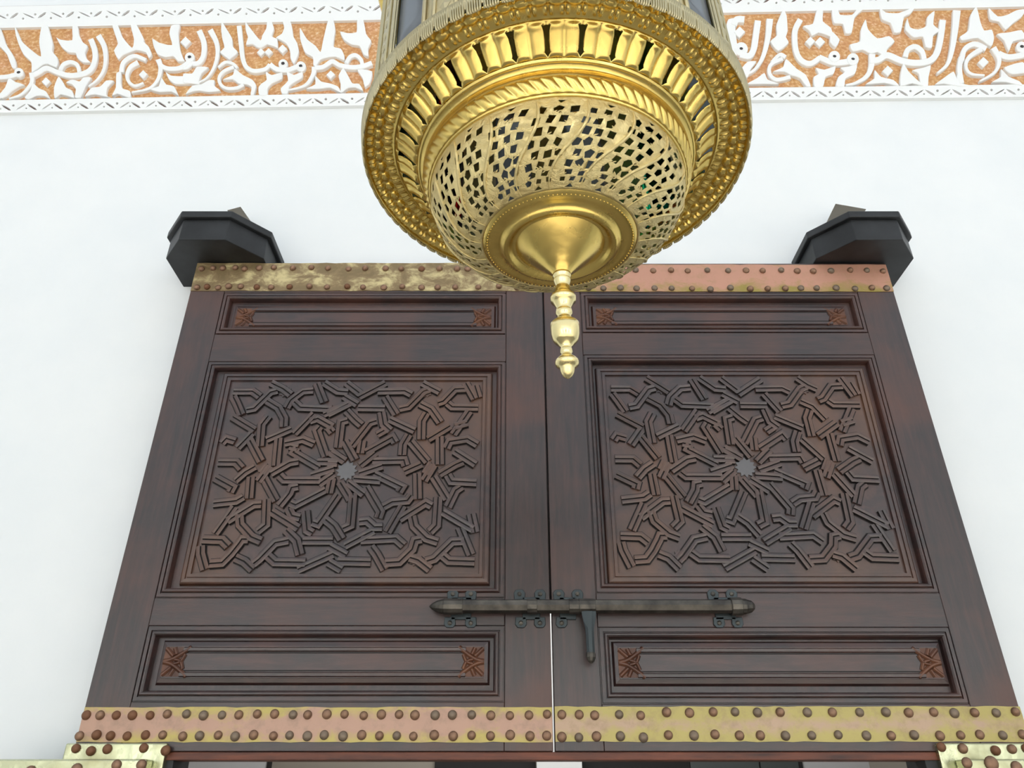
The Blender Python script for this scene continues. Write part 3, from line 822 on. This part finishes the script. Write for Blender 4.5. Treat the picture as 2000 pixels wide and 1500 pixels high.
TB1 = plate(L, -1.2385, SPX - .004, 3.369, 3.5035, SH1); TB1['label'] = 'tarnished ochre brass strip along the top'
TB2 = plate(R, SPX + .004, 1.470, 3.366, 3.4960, SH2); TB2['label'] = 'pink copper strip along the top'
TB3 = plate(L, -1.2375, SPX - .004, 1.7885, 1.8805, SH3); TB3['label'] = 'copper strip with brass edges along the bottom'
TB4 = plate(R, SPX + .004, 1.4715, 1.7895, 1.8825, SH4); TB4['label'] = 'yellow brass strip with copper patches'
ys = YD - .0022
def row(par, xs, org, sc, y, ks=None, s=1.0, j=1.5):
    for x in xs:
        px = org + x / sc; py = y + rnd.uniform(-j, j)
        X, Z = wp(px, py, ys); stud(par, X, ys, Z, ks(px) if ks else None, s)
kA = lambda px: rnd.choice([0, 0, 2]); kB = lambda px: rnd.choice([0, 1, 1])
row(TB1, (150, 212, 265, 333, 383, 462, 542, 645, 745, 835, 947, 1037, 1148, 1233, 1343, 1440, 1535, 1593, 1690, 1790, 1890), 340, 2.778, 524.5, kA, 0.96)
row(TB1, (125, 180, 240, 297, 362, 450, 527, 627, 735, 830, 940, 1025, 1138, 1238, 1343, 1430, 1525, 1650, 1762, 1862, 1960), 340, 2.778, 561, kA, 0.96)
row(TB2, (60, 150, 230, 320, 405, 490, 583, 677, 765, 868, 978, 1073, 1160, 1258, 1343, 1427, 1520, 1622, 1710, 1795), 1060, 2.703, 529.5, kB, 0.96)
row(TB2, (60, 150, 242, 320, 410, 495, 590, 680, 788, 885, 990, 1095, 1187, 1280, 1362, 1445, 1548, 1648, 1737, 1815), 1060, 2.703, 564, kB, 0.96)
k3 = lambda px: rnd.choice([0, 0, 1]) if px > 300 else rnd.choice([2, 0, 2])
row(TB3, (230, 320, 425, 530, 645, 757, 882, 993, 1113, 1222, 1342, 1455, 1575, 1670, 1795, 1910), 100, 3.333, 1396, k3)
row(TB3, (185, 297, 388, 495, 615, 727, 857, 967, 1088, 1198, 1318, 1447, 1552, 1668, 1778, 1900), 100, 3.333, 1437, k3)
row(TB3, (35, 150, 265, 368, 500, 612, 738, 862, 986, 1110, 1228), 700, 3.333, 1396.5, k3)
row(TB3, (22, 137, 250, 358, 494, 617, 737, 860, 988, 1117, 1226), 700, 3.333, 1437, k3)
row(TB4, (1324, 1437, 1538, 1697, 1837), 700, 3.333, 1396, k3); row(TB4, (1324, 1435, 1550, 1705, 1855), 700, 3.333, 1439, k3)
row(TB4, (5, 133, 265, 387, 512, 638, 790, 930, 1082, 1228, 1355, 1495, 1610, 1722, 1843, 1950), 1300, 2.857, 1391.5, k3)
row(TB4, (15, 158, 275, 412, 528, 668, 815, 962, 1120, 1258, 1385, 1530, 1645, 1752, 1880, 1990), 1300, 2.857, 1436, k3)

# lintel under the leaves
g = G(); g.box(-0.985, 1.21, YD + .004, YD + .075, 1.7425, 1.7640)
tag(bevel(g.build('trim_2', WR), .002), 'red brown timber rail under the door leaves', kind='structure')
g = G(); g.box(-1.02, -0.955, YD + .01, YD + .13, 0, 1.7635)
tag(bevel(g.build('trim_3', BLK), .002), 'dark timber jamb beside the opening', kind='structure')
g = G(); g.box(1.165, 1.23, YD + .01, YD + .13, 0, 1.7635)
tag(bevel(g.build('trim_4', BLK), .002), 'dark timber jamb beside the opening', kind='structure')

# ------------------------------------------------------------------ sliding bolt
bz = 2.162
yb = YD - .030
bolt = tag(empty('sliding_bolt', (0.248, YD, bz)), 'dark iron sliding bolt across both door leaves with hanging handle', 'bolt')
def octbar(x0, x1, r, m, name, n=8):
    g = G(); g.lathe([(r * .96, x0), (r, x0 + .002), (r, x1 - .002), (r * .96, x1)], n, (0, yb, bz), 'x')
    return g.build(name, m, bolt)
X = lambda px: wp(px, 1192, YD - .03)[0]
octbar(X(880), X(1452), .0212, IR, 'bolt_bar')
for a, b, rr in ((X(866), X(904), .0245), (X(1029), X(1049), .0235), (X(1111), X(1131), .0235), (X(1131), X(1163), .0240), (X(1428), X(1449), .0275)):
    octbar(a, b, rr, IR, 'collar', 12)
def tip(x, s):
    g = G(); g.lathe([(.021, 0), (.023, s * .006), (.021, s * .014), (.0165, s * .026), (.0095, s * .038), (.002, s * .046)], 12, (x, yb, bz), 'x')
    g.build('tip', IR, bolt, smooth=False)
tip(X(868), -1)
g = G(); g.lathe([(.0235, 0), (.0235, .012), (.021, .018), (.018, .030), (.010, .039), (.002, .042)], 12, (X(1449), yb, bz), 'x'); g.build('tip', IR, bolt)
def lug(cx, w, tops, bots):
    g = G()
    g.box(cx - w * .5, cx + w * .5, YD - .006, YD - .0005, bz - .034, bz + .034)
    for lst, s in ((tops, 1), (bots, -1)):
        for dx in lst:
            q = [(cx + dx - .016, bz + s * .026), (cx + dx + .016, bz + s * .026), (cx + dx + .018, bz + s * .048), (cx + dx + .010, bz + s * .058), (cx + dx - .010, bz + s * .058), (cx + dx - .018, bz + s * .048)]
            g.prism(q if s > 0 else q[::-1], YD - .006, YD - .0005)
    b = bevel(g.build('bracket', IB, bolt), .0015, 1)
    for lst, s in ((tops, 1), (bots, -1)):
        for dx in lst:
            k = G(); k.lathe([(.0075, 0), (.007, -.003), (.003, -.005)], 8, (cx + dx, YD - .006, bz + s * .044), 'y'); k.build('rivet', IR, b)
lug(X(900), .062, (-.028, .028), (-.034, .030)); lug(X(1038), .055, (-.036, .028), (-.032, .026)); lug(X(1110), .05, (-.026, .032), (-.02,)); lug(X(1420), .062, (-.030, .028), (-.022, .034))
g = G()
hx = X(1149)
sec = [(0.0215, 0.008, -.018), (.0215, .008, -.026), (.018, .009, -.045), (.0125, .0105, -.070), (.0120, .011, -.10), (.0118, .011, -.138)]
vs = []; fs = []
for hw, hd, dz in sec:
    for k in range(8):
        a = 2 * pi * (k + .5) / 8; vs.append((hx + hw * cos(a) * 1.08, yb - .012 + hd * sin(a), bz + dz))
for i in range(len(sec) - 1):
    for k in range(8): fs.append((i * 8 + k, i * 8 + (k + 1) % 8, i * 8 + 8 + (k + 1) % 8, i * 8 + 8 + k))
fs += [tuple(range(8)), tuple(40 + k for k in range(8))]
g.add(vs, fs); g.build('handle', IB, bolt)
g = G(); g.lathe([(.0125, 0), (.014, -.004), (.014, -.014), (.010, -.024), (.004, -.030), (.001, -.031)], 10, (hx, yb - .012, bz - .137)); g.build('handle_knob', IR, bolt)

# ------------------------------------------------------------------ pivot blocks and corbels
def pivot(sx, label, mirror):
    q = [(-1.355, YW), (-1.355, 2.375), (-1.263, 2.262), (-1.086, 2.262), (-.972, 2.376), (-.972, 2.545), (-.972, YW)]
    q = [(sx(x), y) for x, y in q]
    cx = sum(p[0] for p in q) / len(q)
    root = tag(empty('pivot_block', (cx, YW, 3.5)), label, 'block', 'blocks above the door corners')
    g = G(); g.zprism(q, 3.507, 3.606); bevel(g.build('body', BLK, root), .003, 2)
    e = .016
    s = [(-1.355 - e, YW), (-1.355 - e, 2.375 - e * .4), (-1.263 - e * .5, 2.262 - e), (-1.086 + e * .5, 2.262 - e), (-.972 + e, 2.376 - e * .4), (-.972 + e, YW)]
    g = G(); g.zprism([(sx(x), y) for x, y in s], 3.606, 3.637); bevel(g.build('top_board', BLK, root), .004, 2)
    return root
pivot(lambda x: x, 'black eight-sided wooden block above the tarnished brass strip', False)
pivot(lambda x: .218 - x, 'black eight-sided wooden block above the copper strip end', True)
def corbel(c, nearp, farp, label):
    z = 3.824
    q = [c, nearp, (nearp[0] * .75 + farp[0] * .25 - (.02 if c[0] < 0 else -.02) * 0, YW), farp]
    root = G()
    v = [(p[0], p[1], z) for p in (c, nearp, (nearp[0], YW), farp)] + [(nearp[0], YW, z + .052), (farp[0], YW, z + .004)]
    root.add(v, [(0, 1, 2, 3), (0, 1, 4), (0, 4, 5), (1, 2, 4), (0, 5, 3), (2, 3, 5, 4)])
    return tag(root.build('corbel', BE), label, 'corbel', 'pale corbels above the blocks')
corbel((-1.134, 2.428), (-1.196, 2.449), (-1.113, YW), 'small wedge in painted shade beige on the wall behind the block over the brass strip')
corbel((1.345, 2.410), (1.485, 2.442), (1.351, YW), 'wedge in painted shade beige on the wall behind the block over the copper strip')

# ------------------------------------------------------------------ brass clad posts of the lower doorway
def post(x0, x1, ax0, ax1, label, st, st2):
    root = tag(empty('brass_clad_post', ((x0 + x1) / 2, YD, 0)), label, 'post', 'brass clad posts')
    g = G(); g.box(x0, x1, YD - .008, YD + .10, 0, 1.7835); g.build('core', WV, root)
    g = G(); g.box(x0 - .002, x1 + .002, YD - .012, YD + .102, .01, 1.7850)
    c = bevel(g.build('brass_sheet', BP, root), .004, 2)
    g = G(); g.box(ax0, ax1, YD - .055, YD - .0125, .01, 1.742)
    c2 = bevel(g.build('front_board', BP, root), .005, 2)
    for px, py in st:
        a, b = wp(px, py, YD - .012); stud(c, a, YD - .012, b, rnd.choice([0, 2]))
    for px, py, k in st2:
        a, b = wp(px, py, YD - .055); stud(c2, a, YD - .055, b, 0, k)
    return root
post(-1.258, -0.976, -1.47, -1.003, 'brass clad post under the copper strip with a board reaching out along the wall', [(149, 1462), (178, 1467), (210, 1463), (281, 1461), (324, 1466)], [(150, 1502, 1.1), (228, 1494, 1.1), (277, 1494, 1.1), (60, 1506, 1)])
post(1.2005, 1.4700, 1.238, 1.60, 'brass clad post under the yellow brass strip with crumpled sheet', [(1838, 1459), (1880, 1462), (1944, 1466), (1976, 1463), (2004, 1462)], [(1888, 1490, 1.1), (1936, 1491, 1.4), (1985, 1498, 1.1)])

# ------------------------------------------------------------------ lantern
lan = tag(empty('hanging_lantern', (0.0753, 0.900, CAMZ + 0.54)), 'large pierced brass lantern with turned finial hanging before the doors', 'lantern')
lan.rotation_euler = (0.0287, -0.0183, 0)
LZ = lambda name, g, m, smooth=True, par=lan: g.build(name, m, par, smooth, local=True)

# finial (profile: height above the tip station, radius)
yz = [(535, .151), (547, .14), (558, .13), (569, .12), (581, .11), (592, .10), (604, .09), (615, .08), (627, .07), (639, .06), (651, .05), (662, .04), (675, .03), (687, .02), (699, .01), (711, 0), (724, -.01), (737, -.02), (742, -.024)]
def zy(y):
    for (a, za), (b, zb) in zip(yz, yz[1:]):
        if y <= b: return za + (zb - za) * (y - a) / (b - a)
    return -.024
fp = [(200, 105), (235, 103), (240, 96), (270, 98), (285, 97), (315, 86), (335, 78), (350, 78), (380, 86), (420, 98), (445, 130), (470, 146), (490, 147), (510, 142), (522, 120), (545, 108), (575, 92), (600, 86), (618, 90), (640, 97), (660, 92), (675, 80), (700, 80), (718, 92), (735, 120), (760, 152), (775, 166), (830, 166), (900, 160), (950, 142), (975, 118), (990, 98), (1015, 78), (1035, 60), (1048, 66), (1075, 72), (1095, 70), (1112, 60), (1130, 72), (1160, 110), (1185, 134), (1205, 138), (1225, 132), (1250, 106), (1262, 84), (1290, 82), (1320, 74), (1350, 56), (1375, 26), (1385, 4)]
g = G(); pr = []
for yc, hw in fp:
    z = zy(500 + yc / 5.77); pr.append((hw / 5.77 / (1432 - 600 * z), z))
g.lathe(pr[::-1], 40); LZ('finial', g, BF)
g = G(); g.lathe([(.0134, .150), (.0160, .1540), (.0220, .1600), (.0325, .1700), (.0445, .1815), (.0560, .1925), (.066, .2030)], 72, cap=False); LZ('cone', g, BR)
g = G(); g.lathe([(.0655, .2032), (.0700, .2045), (.0735, .2020), (.0760, .1985), (.0800, .1965), (.0840, .1975), (.0862, .2005), (.0885, .2040), (.093, .2052), (.100, .2045), (.106, .2047), (.112, .2065), (.1150, .2095)], 96, cap=False); LZ('boss_plate', g, BR)
g = G()      # punched dots round the boss
for k in range(110):
    a = 2 * pi * k / 110; g.lathe([(.0012, .2042), (.0010, .2030), (.0002, .2026)], 5, (.1085 * cos(a), .1085 * sin(a), .0015))
o = LZ('punched_dots', g, BR); o['kind'] = 'stuff'

def prof_at(prof, v):
    L = [0]
    for (a, b), (c, d) in zip(prof, prof[1:]): L.append(L[-1] + math.hypot(c - a, d - b))
    s = v * L[-1]
    for i in range(len(prof) - 1):
        if s <= L[i + 1] + 1e-9:
            t = (s - L[i]) / (L[i + 1] - L[i]); (a, b), (c, d) = prof[i], prof[i + 1]
            nx, nz = d - b, -(c - a); q = math.hypot(nx, nz) or 1
            return a + (c - a) * t, b + (d - b) * t, nx / q, nz / q
    return (*prof[-1], 0, -1)
def smooth_prof(p, k=6): return smooth_path(p, k)

def sector_mesh(name, prof, nsec, variants, disp, m, nu, nv, shear=0.0, solid=.0012, sign=1):
    """pierced sheet of revolution: holes given per sector in (a, v)"""
    verts = []; faces = []
    cache = {}
    for vi, holes in enumerate(variants):
        grid = [(i / nu, j / nv) for i in range(1, nu) for j in range(1, nv)]
        outer = [(i / nu, 0) for i in range(nu)] + [(1, j / nv) for j in range(nv)] + [(1 - i / nu, 1) for i in range(nu)] + [(0, 1 - j / nv) for j in range(nv)]
        cache[vi] = holed(outer, holes, grid)
    for k in range(nsec):
        V, T = cache[k % len(variants)]
        b = len(verts)
        for a, v in V:
            v = min(max(v, 0), 1)
            r, z, nx, nz = prof_at(prof, v)
            th = 2 * pi * (k + a + shear * v) / nsec
            d = disp(a, v, k) * sign
            r += nx * d; z += nz * d
            verts.append((r * cos(th), r * sin(th), z))
        faces += [(b + i, b + j, b + l) for i, j, l in T]
    g = G(); g.add(verts, faces)
    o = g.build(name, m, lan, True, local=True)
    bm = bmesh.new(); bm.from_mesh(o.data); bmesh.ops.remove_doubles(bm, verts=bm.verts, dist=2e-5); bmesh.ops.recalc_face_normals(bm, faces=bm.faces); bm.to_mesh(o.data); bm.free()
    s = o.modifiers.new('solid', 'SOLIDIFY'); s.thickness = solid; s.offset = 0
    return o

# pierced dome
DP = smooth_prof([(.1943, .2985), (.1915, .2750), (.1790, .2500), (.1600, .2300), (.1380, .2155), (.1150, .2090)], 6)
SH = -0.9
def quad(a, v, w, h, rot, n=4, jit=.12):
    r0 = rnd.uniform(-.2, .2)
    return [(a + w * cos(rot + r0 + 2 * pi * k / n) * rnd.uniform(1 - jit, 1 + jit), v + h * sin(rot + r0 + 2 * pi * k / n) * rnd.uniform(1 - jit, 1 + jit)) for k in range(n)]
variants = []
for q in range(3):
    H = [[(.40, .055), (.60, .055), (.50, .095)]]
    rows = ((.16, (.20, .52, .82)), (.27, (.16, .42, .70)), (.38, (.28, .56, .84)), (.49, (.18, .45, .74)), (.60, (.30, .60, .86)), (.705, (.20, .50, .78)), (.80, (.30, .66)), (.875, (.18, .50, .80)))
    for v, aa in rows:
        for a in aa:
            H.append(quad(a + rnd.uniform(-.02, .02), v + rnd.uniform(-.006, .006), .112 if v < .6 else .125 if v < .82 else .105, .052 if v < .8 else .038, pi / 4, rnd.choice([4, 4, 4, 5]), .2))
    H.append([(.36, .972), (.50, .925), (.64, .972)])
    variants.append(H)
dome = sector_mesh('pierced_dome', DP, 18, variants, lambda a, v, k: 0, BD, 16, 30, SH, .0013)
def on_dome(k, a, v, up=.001):
    r, z, nx, nz = prof_at(DP, min(max(v, 0), 1))
    th = 2 * pi * (k + a + SH * v) / 18
    s = 1 if nz < 0 or nx > 0 else -1
    return Vector(((r + nx * up) * cos(th), (r + nx * up) * sin(th), z + nz * up))
def tube(path, rads, n=6):
    g = G(); vs = []; fs = []
    for i, p in enumerate(path):
        t = (path[min(i + 1, len(path) - 1)] - path[max(i - 1, 0)]).normalized()
        u = t.cross(Vector((0, 0, 1))); u = u.normalized() if u.length > 1e-4 else Vector((1, 0, 0)); w = t.cross(u)
        for k in range(n):
            a = 2 * pi * k / n; vs.append(p + (u * cos(a) + w * sin(a)) * rads[i])
    for i in range(len(path) - 1):
        for k in range(n): fs.append((i * n + k, i * n + (k + 1) % n, i * n + n + (k + 1) % n, i * n + n + k))
    g.add(vs, fs); return g
stem = []
for i in range(25):
    v = .05 + .93 * i / 24
    stem.append(on_dome(0, -.02 + .22 * sin(2 * pi * v * .9) + .12 * (v - .5), v, -.0005))
def copies(src, n, name, parent):
    for k in range(1, n):
        o = src.copy(); C.objects.link(o); o.name = name; o.parent = parent; o.rotation_euler = (0, 0, 2 * pi * k / n)
s0 = LZ('stem', tube(stem, [.0011 + .0016 * sin(pi * min(1, i / 20)) ** .5 if i < 24 else .0008 for i in range(25)]), BD, True, dome)
copies(s0, 18, 'stem', dome)
# side tendrils and leaves curling off each stem
tg = G()
for v0, side in ((.215, 1), (.325, -1), (.435, 1), (.545, -1), (.652, 1), (.752, -1), (.84, 1)):
    a0 = -.02 + .22 * sin(2 * pi * v0 * .9) + .12 * (v0 - .5)
    pts = []
    for i in range(9):
        t = i / 8
        pts.append(on_dome(0, a0 + side * .42 * t, v0 + .018 * sin(2 * pi * t), .0000))
    q = tube(pts, [.0013 * (1 - .6 * i / 8) for i in range(9)], 5); tg.add(q.v, q.f)
    for c in (.35, .62, .85):
        a = a0 + side * .42 * c; v = v0 + .018 * sin(2 * pi * c)
        for sg in (-1, 1):
            pts = [on_dome(0, a + side * .09 * u, v + sg * .024 * u, .0001) for u in (0, .35, .7, 1)]
            q = tube(pts, [.0006, .0013, .0010, .0003], 5); tg.add(q.v, q.f)
t0 = LZ('leaf_spray', tg, BD, True, dome); copies(t0, 18, 'leaf_spray', dome)

# bead and rope band
def grid_band(name, prof, nu, nv, disp, m, sign=1, solid=.0015):
    vs = []; fs = []
    for i in range(nu):
        u = i / nu
        for j in range(nv + 1):
            v = j / nv; r, z, nx, nz = prof_at(prof, v)
            d = disp(u, v) * sign
            th = 2 * pi * u
            vs.append(((r + nx * d) * cos(th), (r + nx * d) * sin(th), z + nz * d))
    for i in range(nu):
        for j in range(nv):
            a = i * (nv + 1) + j; b = ((i + 1) % nu) * (nv + 1) + j
            fs.append((a, b, b + 1, a + 1))
    g = G(); g.add(vs, fs)
    o = g.build(name, m, lan, True, local=True)
    s = o.modifiers.new('solid', 'SOLIDIFY'); s.thickness = solid; s.offset = 0
    return o
g = G(); g.lathe([(.1935, .3000), (.1935, .2975), (.1950, .2962), (.1968, .2968), (.1978, .2990), (.1982, .3010)], 128, cap=False); LZ('bead_ring', g, BR)
RP = smooth_prof([(.1978, .3000), (.2010, .3080), (.2040, .3150), (.2070, .3220)], 4)
# normal sign: prof_at normal points outward/down for these when sign = 1
def rope(u, v):
    ph = (u * 80 + v * 1.1) % 1.0
    env = max(0.0, 1 - abs(v - .5) ** 3 * 7.5)
    return .0030 * (abs(sin(pi * ph)) ** .6) * env
grid_band('rope_band', RP, 960, 12, rope, BR)
CP = smooth_prof([(.2070, .3220), (.2080, .3275), (.2065, .3320), (.2072, .3370), (.2110, .3405), (.2145, .3415), (.2166, .3445)], 6)
g = G(); g.lathe(CP, 160, cap=False); LZ('cove_ring', g, BR)

# petal skirt with bone-shaped slots
PP = smooth_prof([(.2525, .3760), (.2400, .3690), (.2270, .3570), (.2166, .3450)], 6)
slot = [(.365, .13), (.44, .15), (.5, .14), (.56, .15), (.635, .13), (.575, .34), (.555, .55), (.560, .74), (.60, .85), (.5, .97), (.40, .85), (.44, .74), (.445, .55), (.425, .34)]
def petal(a, v, k):
    env = max(0.0, min(1.0, (v - .03) / .14)) * max(0.0, min(1.0, (1.0 - v) / .10))
    env = env * env * (3 - 2 * env)
    x = (a * 2) % 1.0
    return .0046 * env * (sin(pi * x) ** .8 if 0 < x < 1 else 0)
sector_mesh('petal_skirt', PP, 32, [[slot]], petal, BR, 20, 22, 0, .0012, -1)

# flower band
FP = smooth_prof([(.2990, .3620), (.2960, .3675), (.2895, .3725), (.2800, .3765), (.2690, .3790), (.2590, .3785), (.2525, .3760)], 6)
NF = 76
def gsn(x, y, cx, cy, sx, sy):
    q = ((x - cx) / sx) ** 2 + ((y - cy) / sy) ** 2
    return sqrt(1 - q) if q < 1 else 0
def flower(u, v):
    x = (u * NF) % 1.0
    h = gsn(x, v, .5, .50, .43, .135)
    for c in (0, 1):
        h = max(h, .9 * gsn(x, v, c - .0 + .17 * (1 if c == 0 else -1), .78, .10, .13), .9 * gsn(x, v, c + .17 * (1 if c == 0 else -1), .25, .10, .11), .5 * gsn(x, v, c, .5, .09, .05))
    rim = .0012 * (sin(pi * min(1, v / .12)) if v < .12 else 0)
    return .0060 * h + rim
grid_band('flower_band', FP, NF * 14, 34, flower, BR, -1)

# scalloped edge turned up outside the rim
sc = []; NS = 78
vs = []; fs = []; nu = NS * 42
for i in range(nu):
    u = i / nu; x = (u * NS) % 1.0; th = 2 * pi * u
    low = .3605 - .0040 * (sin(pi * x) ** .5 if x > 0 else 0)
    if x < .07 or x > .93: low = .3700
    for j in range(7):
        v = j / 6; z = low + (.3860 - low) * v
        r = .2995 + .0035 * v + .0022 * (sin(2 * pi * 7 * x) if .06 < x < .94 and .05 < v < .8 else 0)
        if j == 6: r += .0015
        vs.append((r * cos(th), r * sin(th), z))
for i in range(nu):
    for j in range(6):
        a = i * 7 + j; b = ((i + 1) % nu) * 7 + j; fs.append((a, b, b + 1, a + 1))
g = G(); g.add(vs, fs); o = g.build('scalloped_edge', BW, lan, True, local=True)
s = o.modifiers.new('solid', 'SOLIDIFY'); s.thickness = .001; s.offset = 0
g = G(); g.lathe([(.3030, .3850), (.3045, .3862), (.3030, .3875), (.296, .388), (.286, .388), (.286, .380), (.296, .379), (.3020, .3835)], 160, cap=False); LZ('rim_wire', g, BW)

# crown: twelve brass pilasters with panes between
ZB, ZT = .384, .78
def arc_panel(a0, a1, r, rb, z0, z1, t, n=6):
    """curved panel; top radius rb"""
    g = G(); vs = []; fs = []
    zs = [z0 + (z1 - z0) * k / 6 for k in range(7)]
    for z in zs:
        rr = r + (rb - r) * (z - z0) / (z1 - z0)
        for i in range(n + 1):
            a = a0 + (a1 - a0) * i / n
            for d in (0, -t): vs.append(((rr + d) * cos(a), (rr + d) * sin(a), z))
    w = (n + 1) * 2
    for k in range(6):
        for i in range(n):
            o = k * w + i * 2
            fs += [(o, o + 2, o + 2 + w, o + w), (o + 1, o + 1 + w, o + 3 + w, o + 3)]
        o = k * w; fs.append((o, o + w, o + 1 + w, o + 1)); o = k * w + n * 2; fs.append((o, o + 1, o + 1 + w, o + w))
    for o in (0, 6 * w):
        for i in range(n): fs.append((o + 2 * i, o + 2 * i + 1, o + 2 * i + 3, o + 2 * i + 2))
    g.add(vs, fs); return g
# window centres (degrees clockwise of the side facing the camera)
wc = [-47.5 + 30 * k for k in range(12)]
D = lambda deg: radians(-90 + deg)
RC, RT = .2925, .286
for k, w in enumerate(wc):
    p = LZ('pilaster', arc_panel(D(w + 7.2), D(w + 22.8), RC, RT, ZB, ZT, .004), BW)
    for e in (7.8, 11.4, 18.6, 22.2):
        LZ('bead_moulding', arc_panel(D(w + e - .55), D(w + e + .55), RC + .0032, RT + .0032, ZB, ZT, .004, 2), BW, True, p)
    # engraved diamonds down the middle of the strip
    dg = G()
    for j in range(13):
        z = ZB + .03 + j * .028; a = D(w + 15); rr = RC + (RT - RC) * (z - ZB) / (ZT - ZB) + .0005
        cxy = Vector((rr * cos(a), rr * sin(a), z)); tv = Vector((-sin(a), cos(a), 0)); nv = Vector((cos(a), sin(a), 0))
        v = [cxy + tv * .009, cxy + Vector((0, 0, .012)), cxy - tv * .009, cxy - Vector((0, 0, .012)), cxy + nv * .003]
        dg.add(v, [(0, 1, 4), (1, 2, 4), (2, 3, 4), (3, 0, 4), (0, 3, 2, 1)])
    LZ('engraved_diamonds', dg, BW, False, p)
    ww = w % 360
    gm, lb = (GL_CLEAR, 'smoky glass pane')
    if 120 < ww < 145: gm, lb = GL_GREEN, 'green glass pane'
    elif 205 < ww < 240: gm, lb = GL_RED, 'red glass pane'
    elif 240 < ww < 290: gm, lb = GL_GREEN, 'green glass pane'
    q = LZ('glass_pane', arc_panel(D(w - 7.6), D(w + 7.6), RC - .006, RT - .006, ZB + .002, ZT, .002), gm); q['label'] = lb
g = G(); g.lathe([(.282, .3835), (.291, .3838), (.2945, .384), (.2945, .392), (.290, .392), (.284, .384)], 120, cap=False); LZ('base_ring', g, BW)
g = G(); g.lathe([(.290, .776), (.305, .778), (.310, .790), (.300, .800), (.270, .835), (.215, .890), (.150, .935), (.090, .975), (.060, 1.03), (.030, 1.08), (.012, 1.10)], 72); LZ('crown_cap', g, BR)
g = G()
for k in range(60):
    z = 1.11 + k * .044; n = 10
    for i in range(n):
        pass
    ring = []
    for i in range(13):
        a = 2 * pi * i / 12; p = Vector((.014 * cos(a), 0, .030 * sin(a)))
        if k % 2: p = Vector((0, p.x, p.z))
        ring.append(p + Vector((0, 0, z)))
    q = tube(ring, [.004] * 13, 5); g.add(q.v, q.f)
LZ('chain', g, BW)
g = G(); g.box(-4.5, 4.8, .80, 1.02, 5.85, 6.05)
tag(g.build('ceiling_beam', WH), 'dark beam carrying the lantern chain', kind='structure')
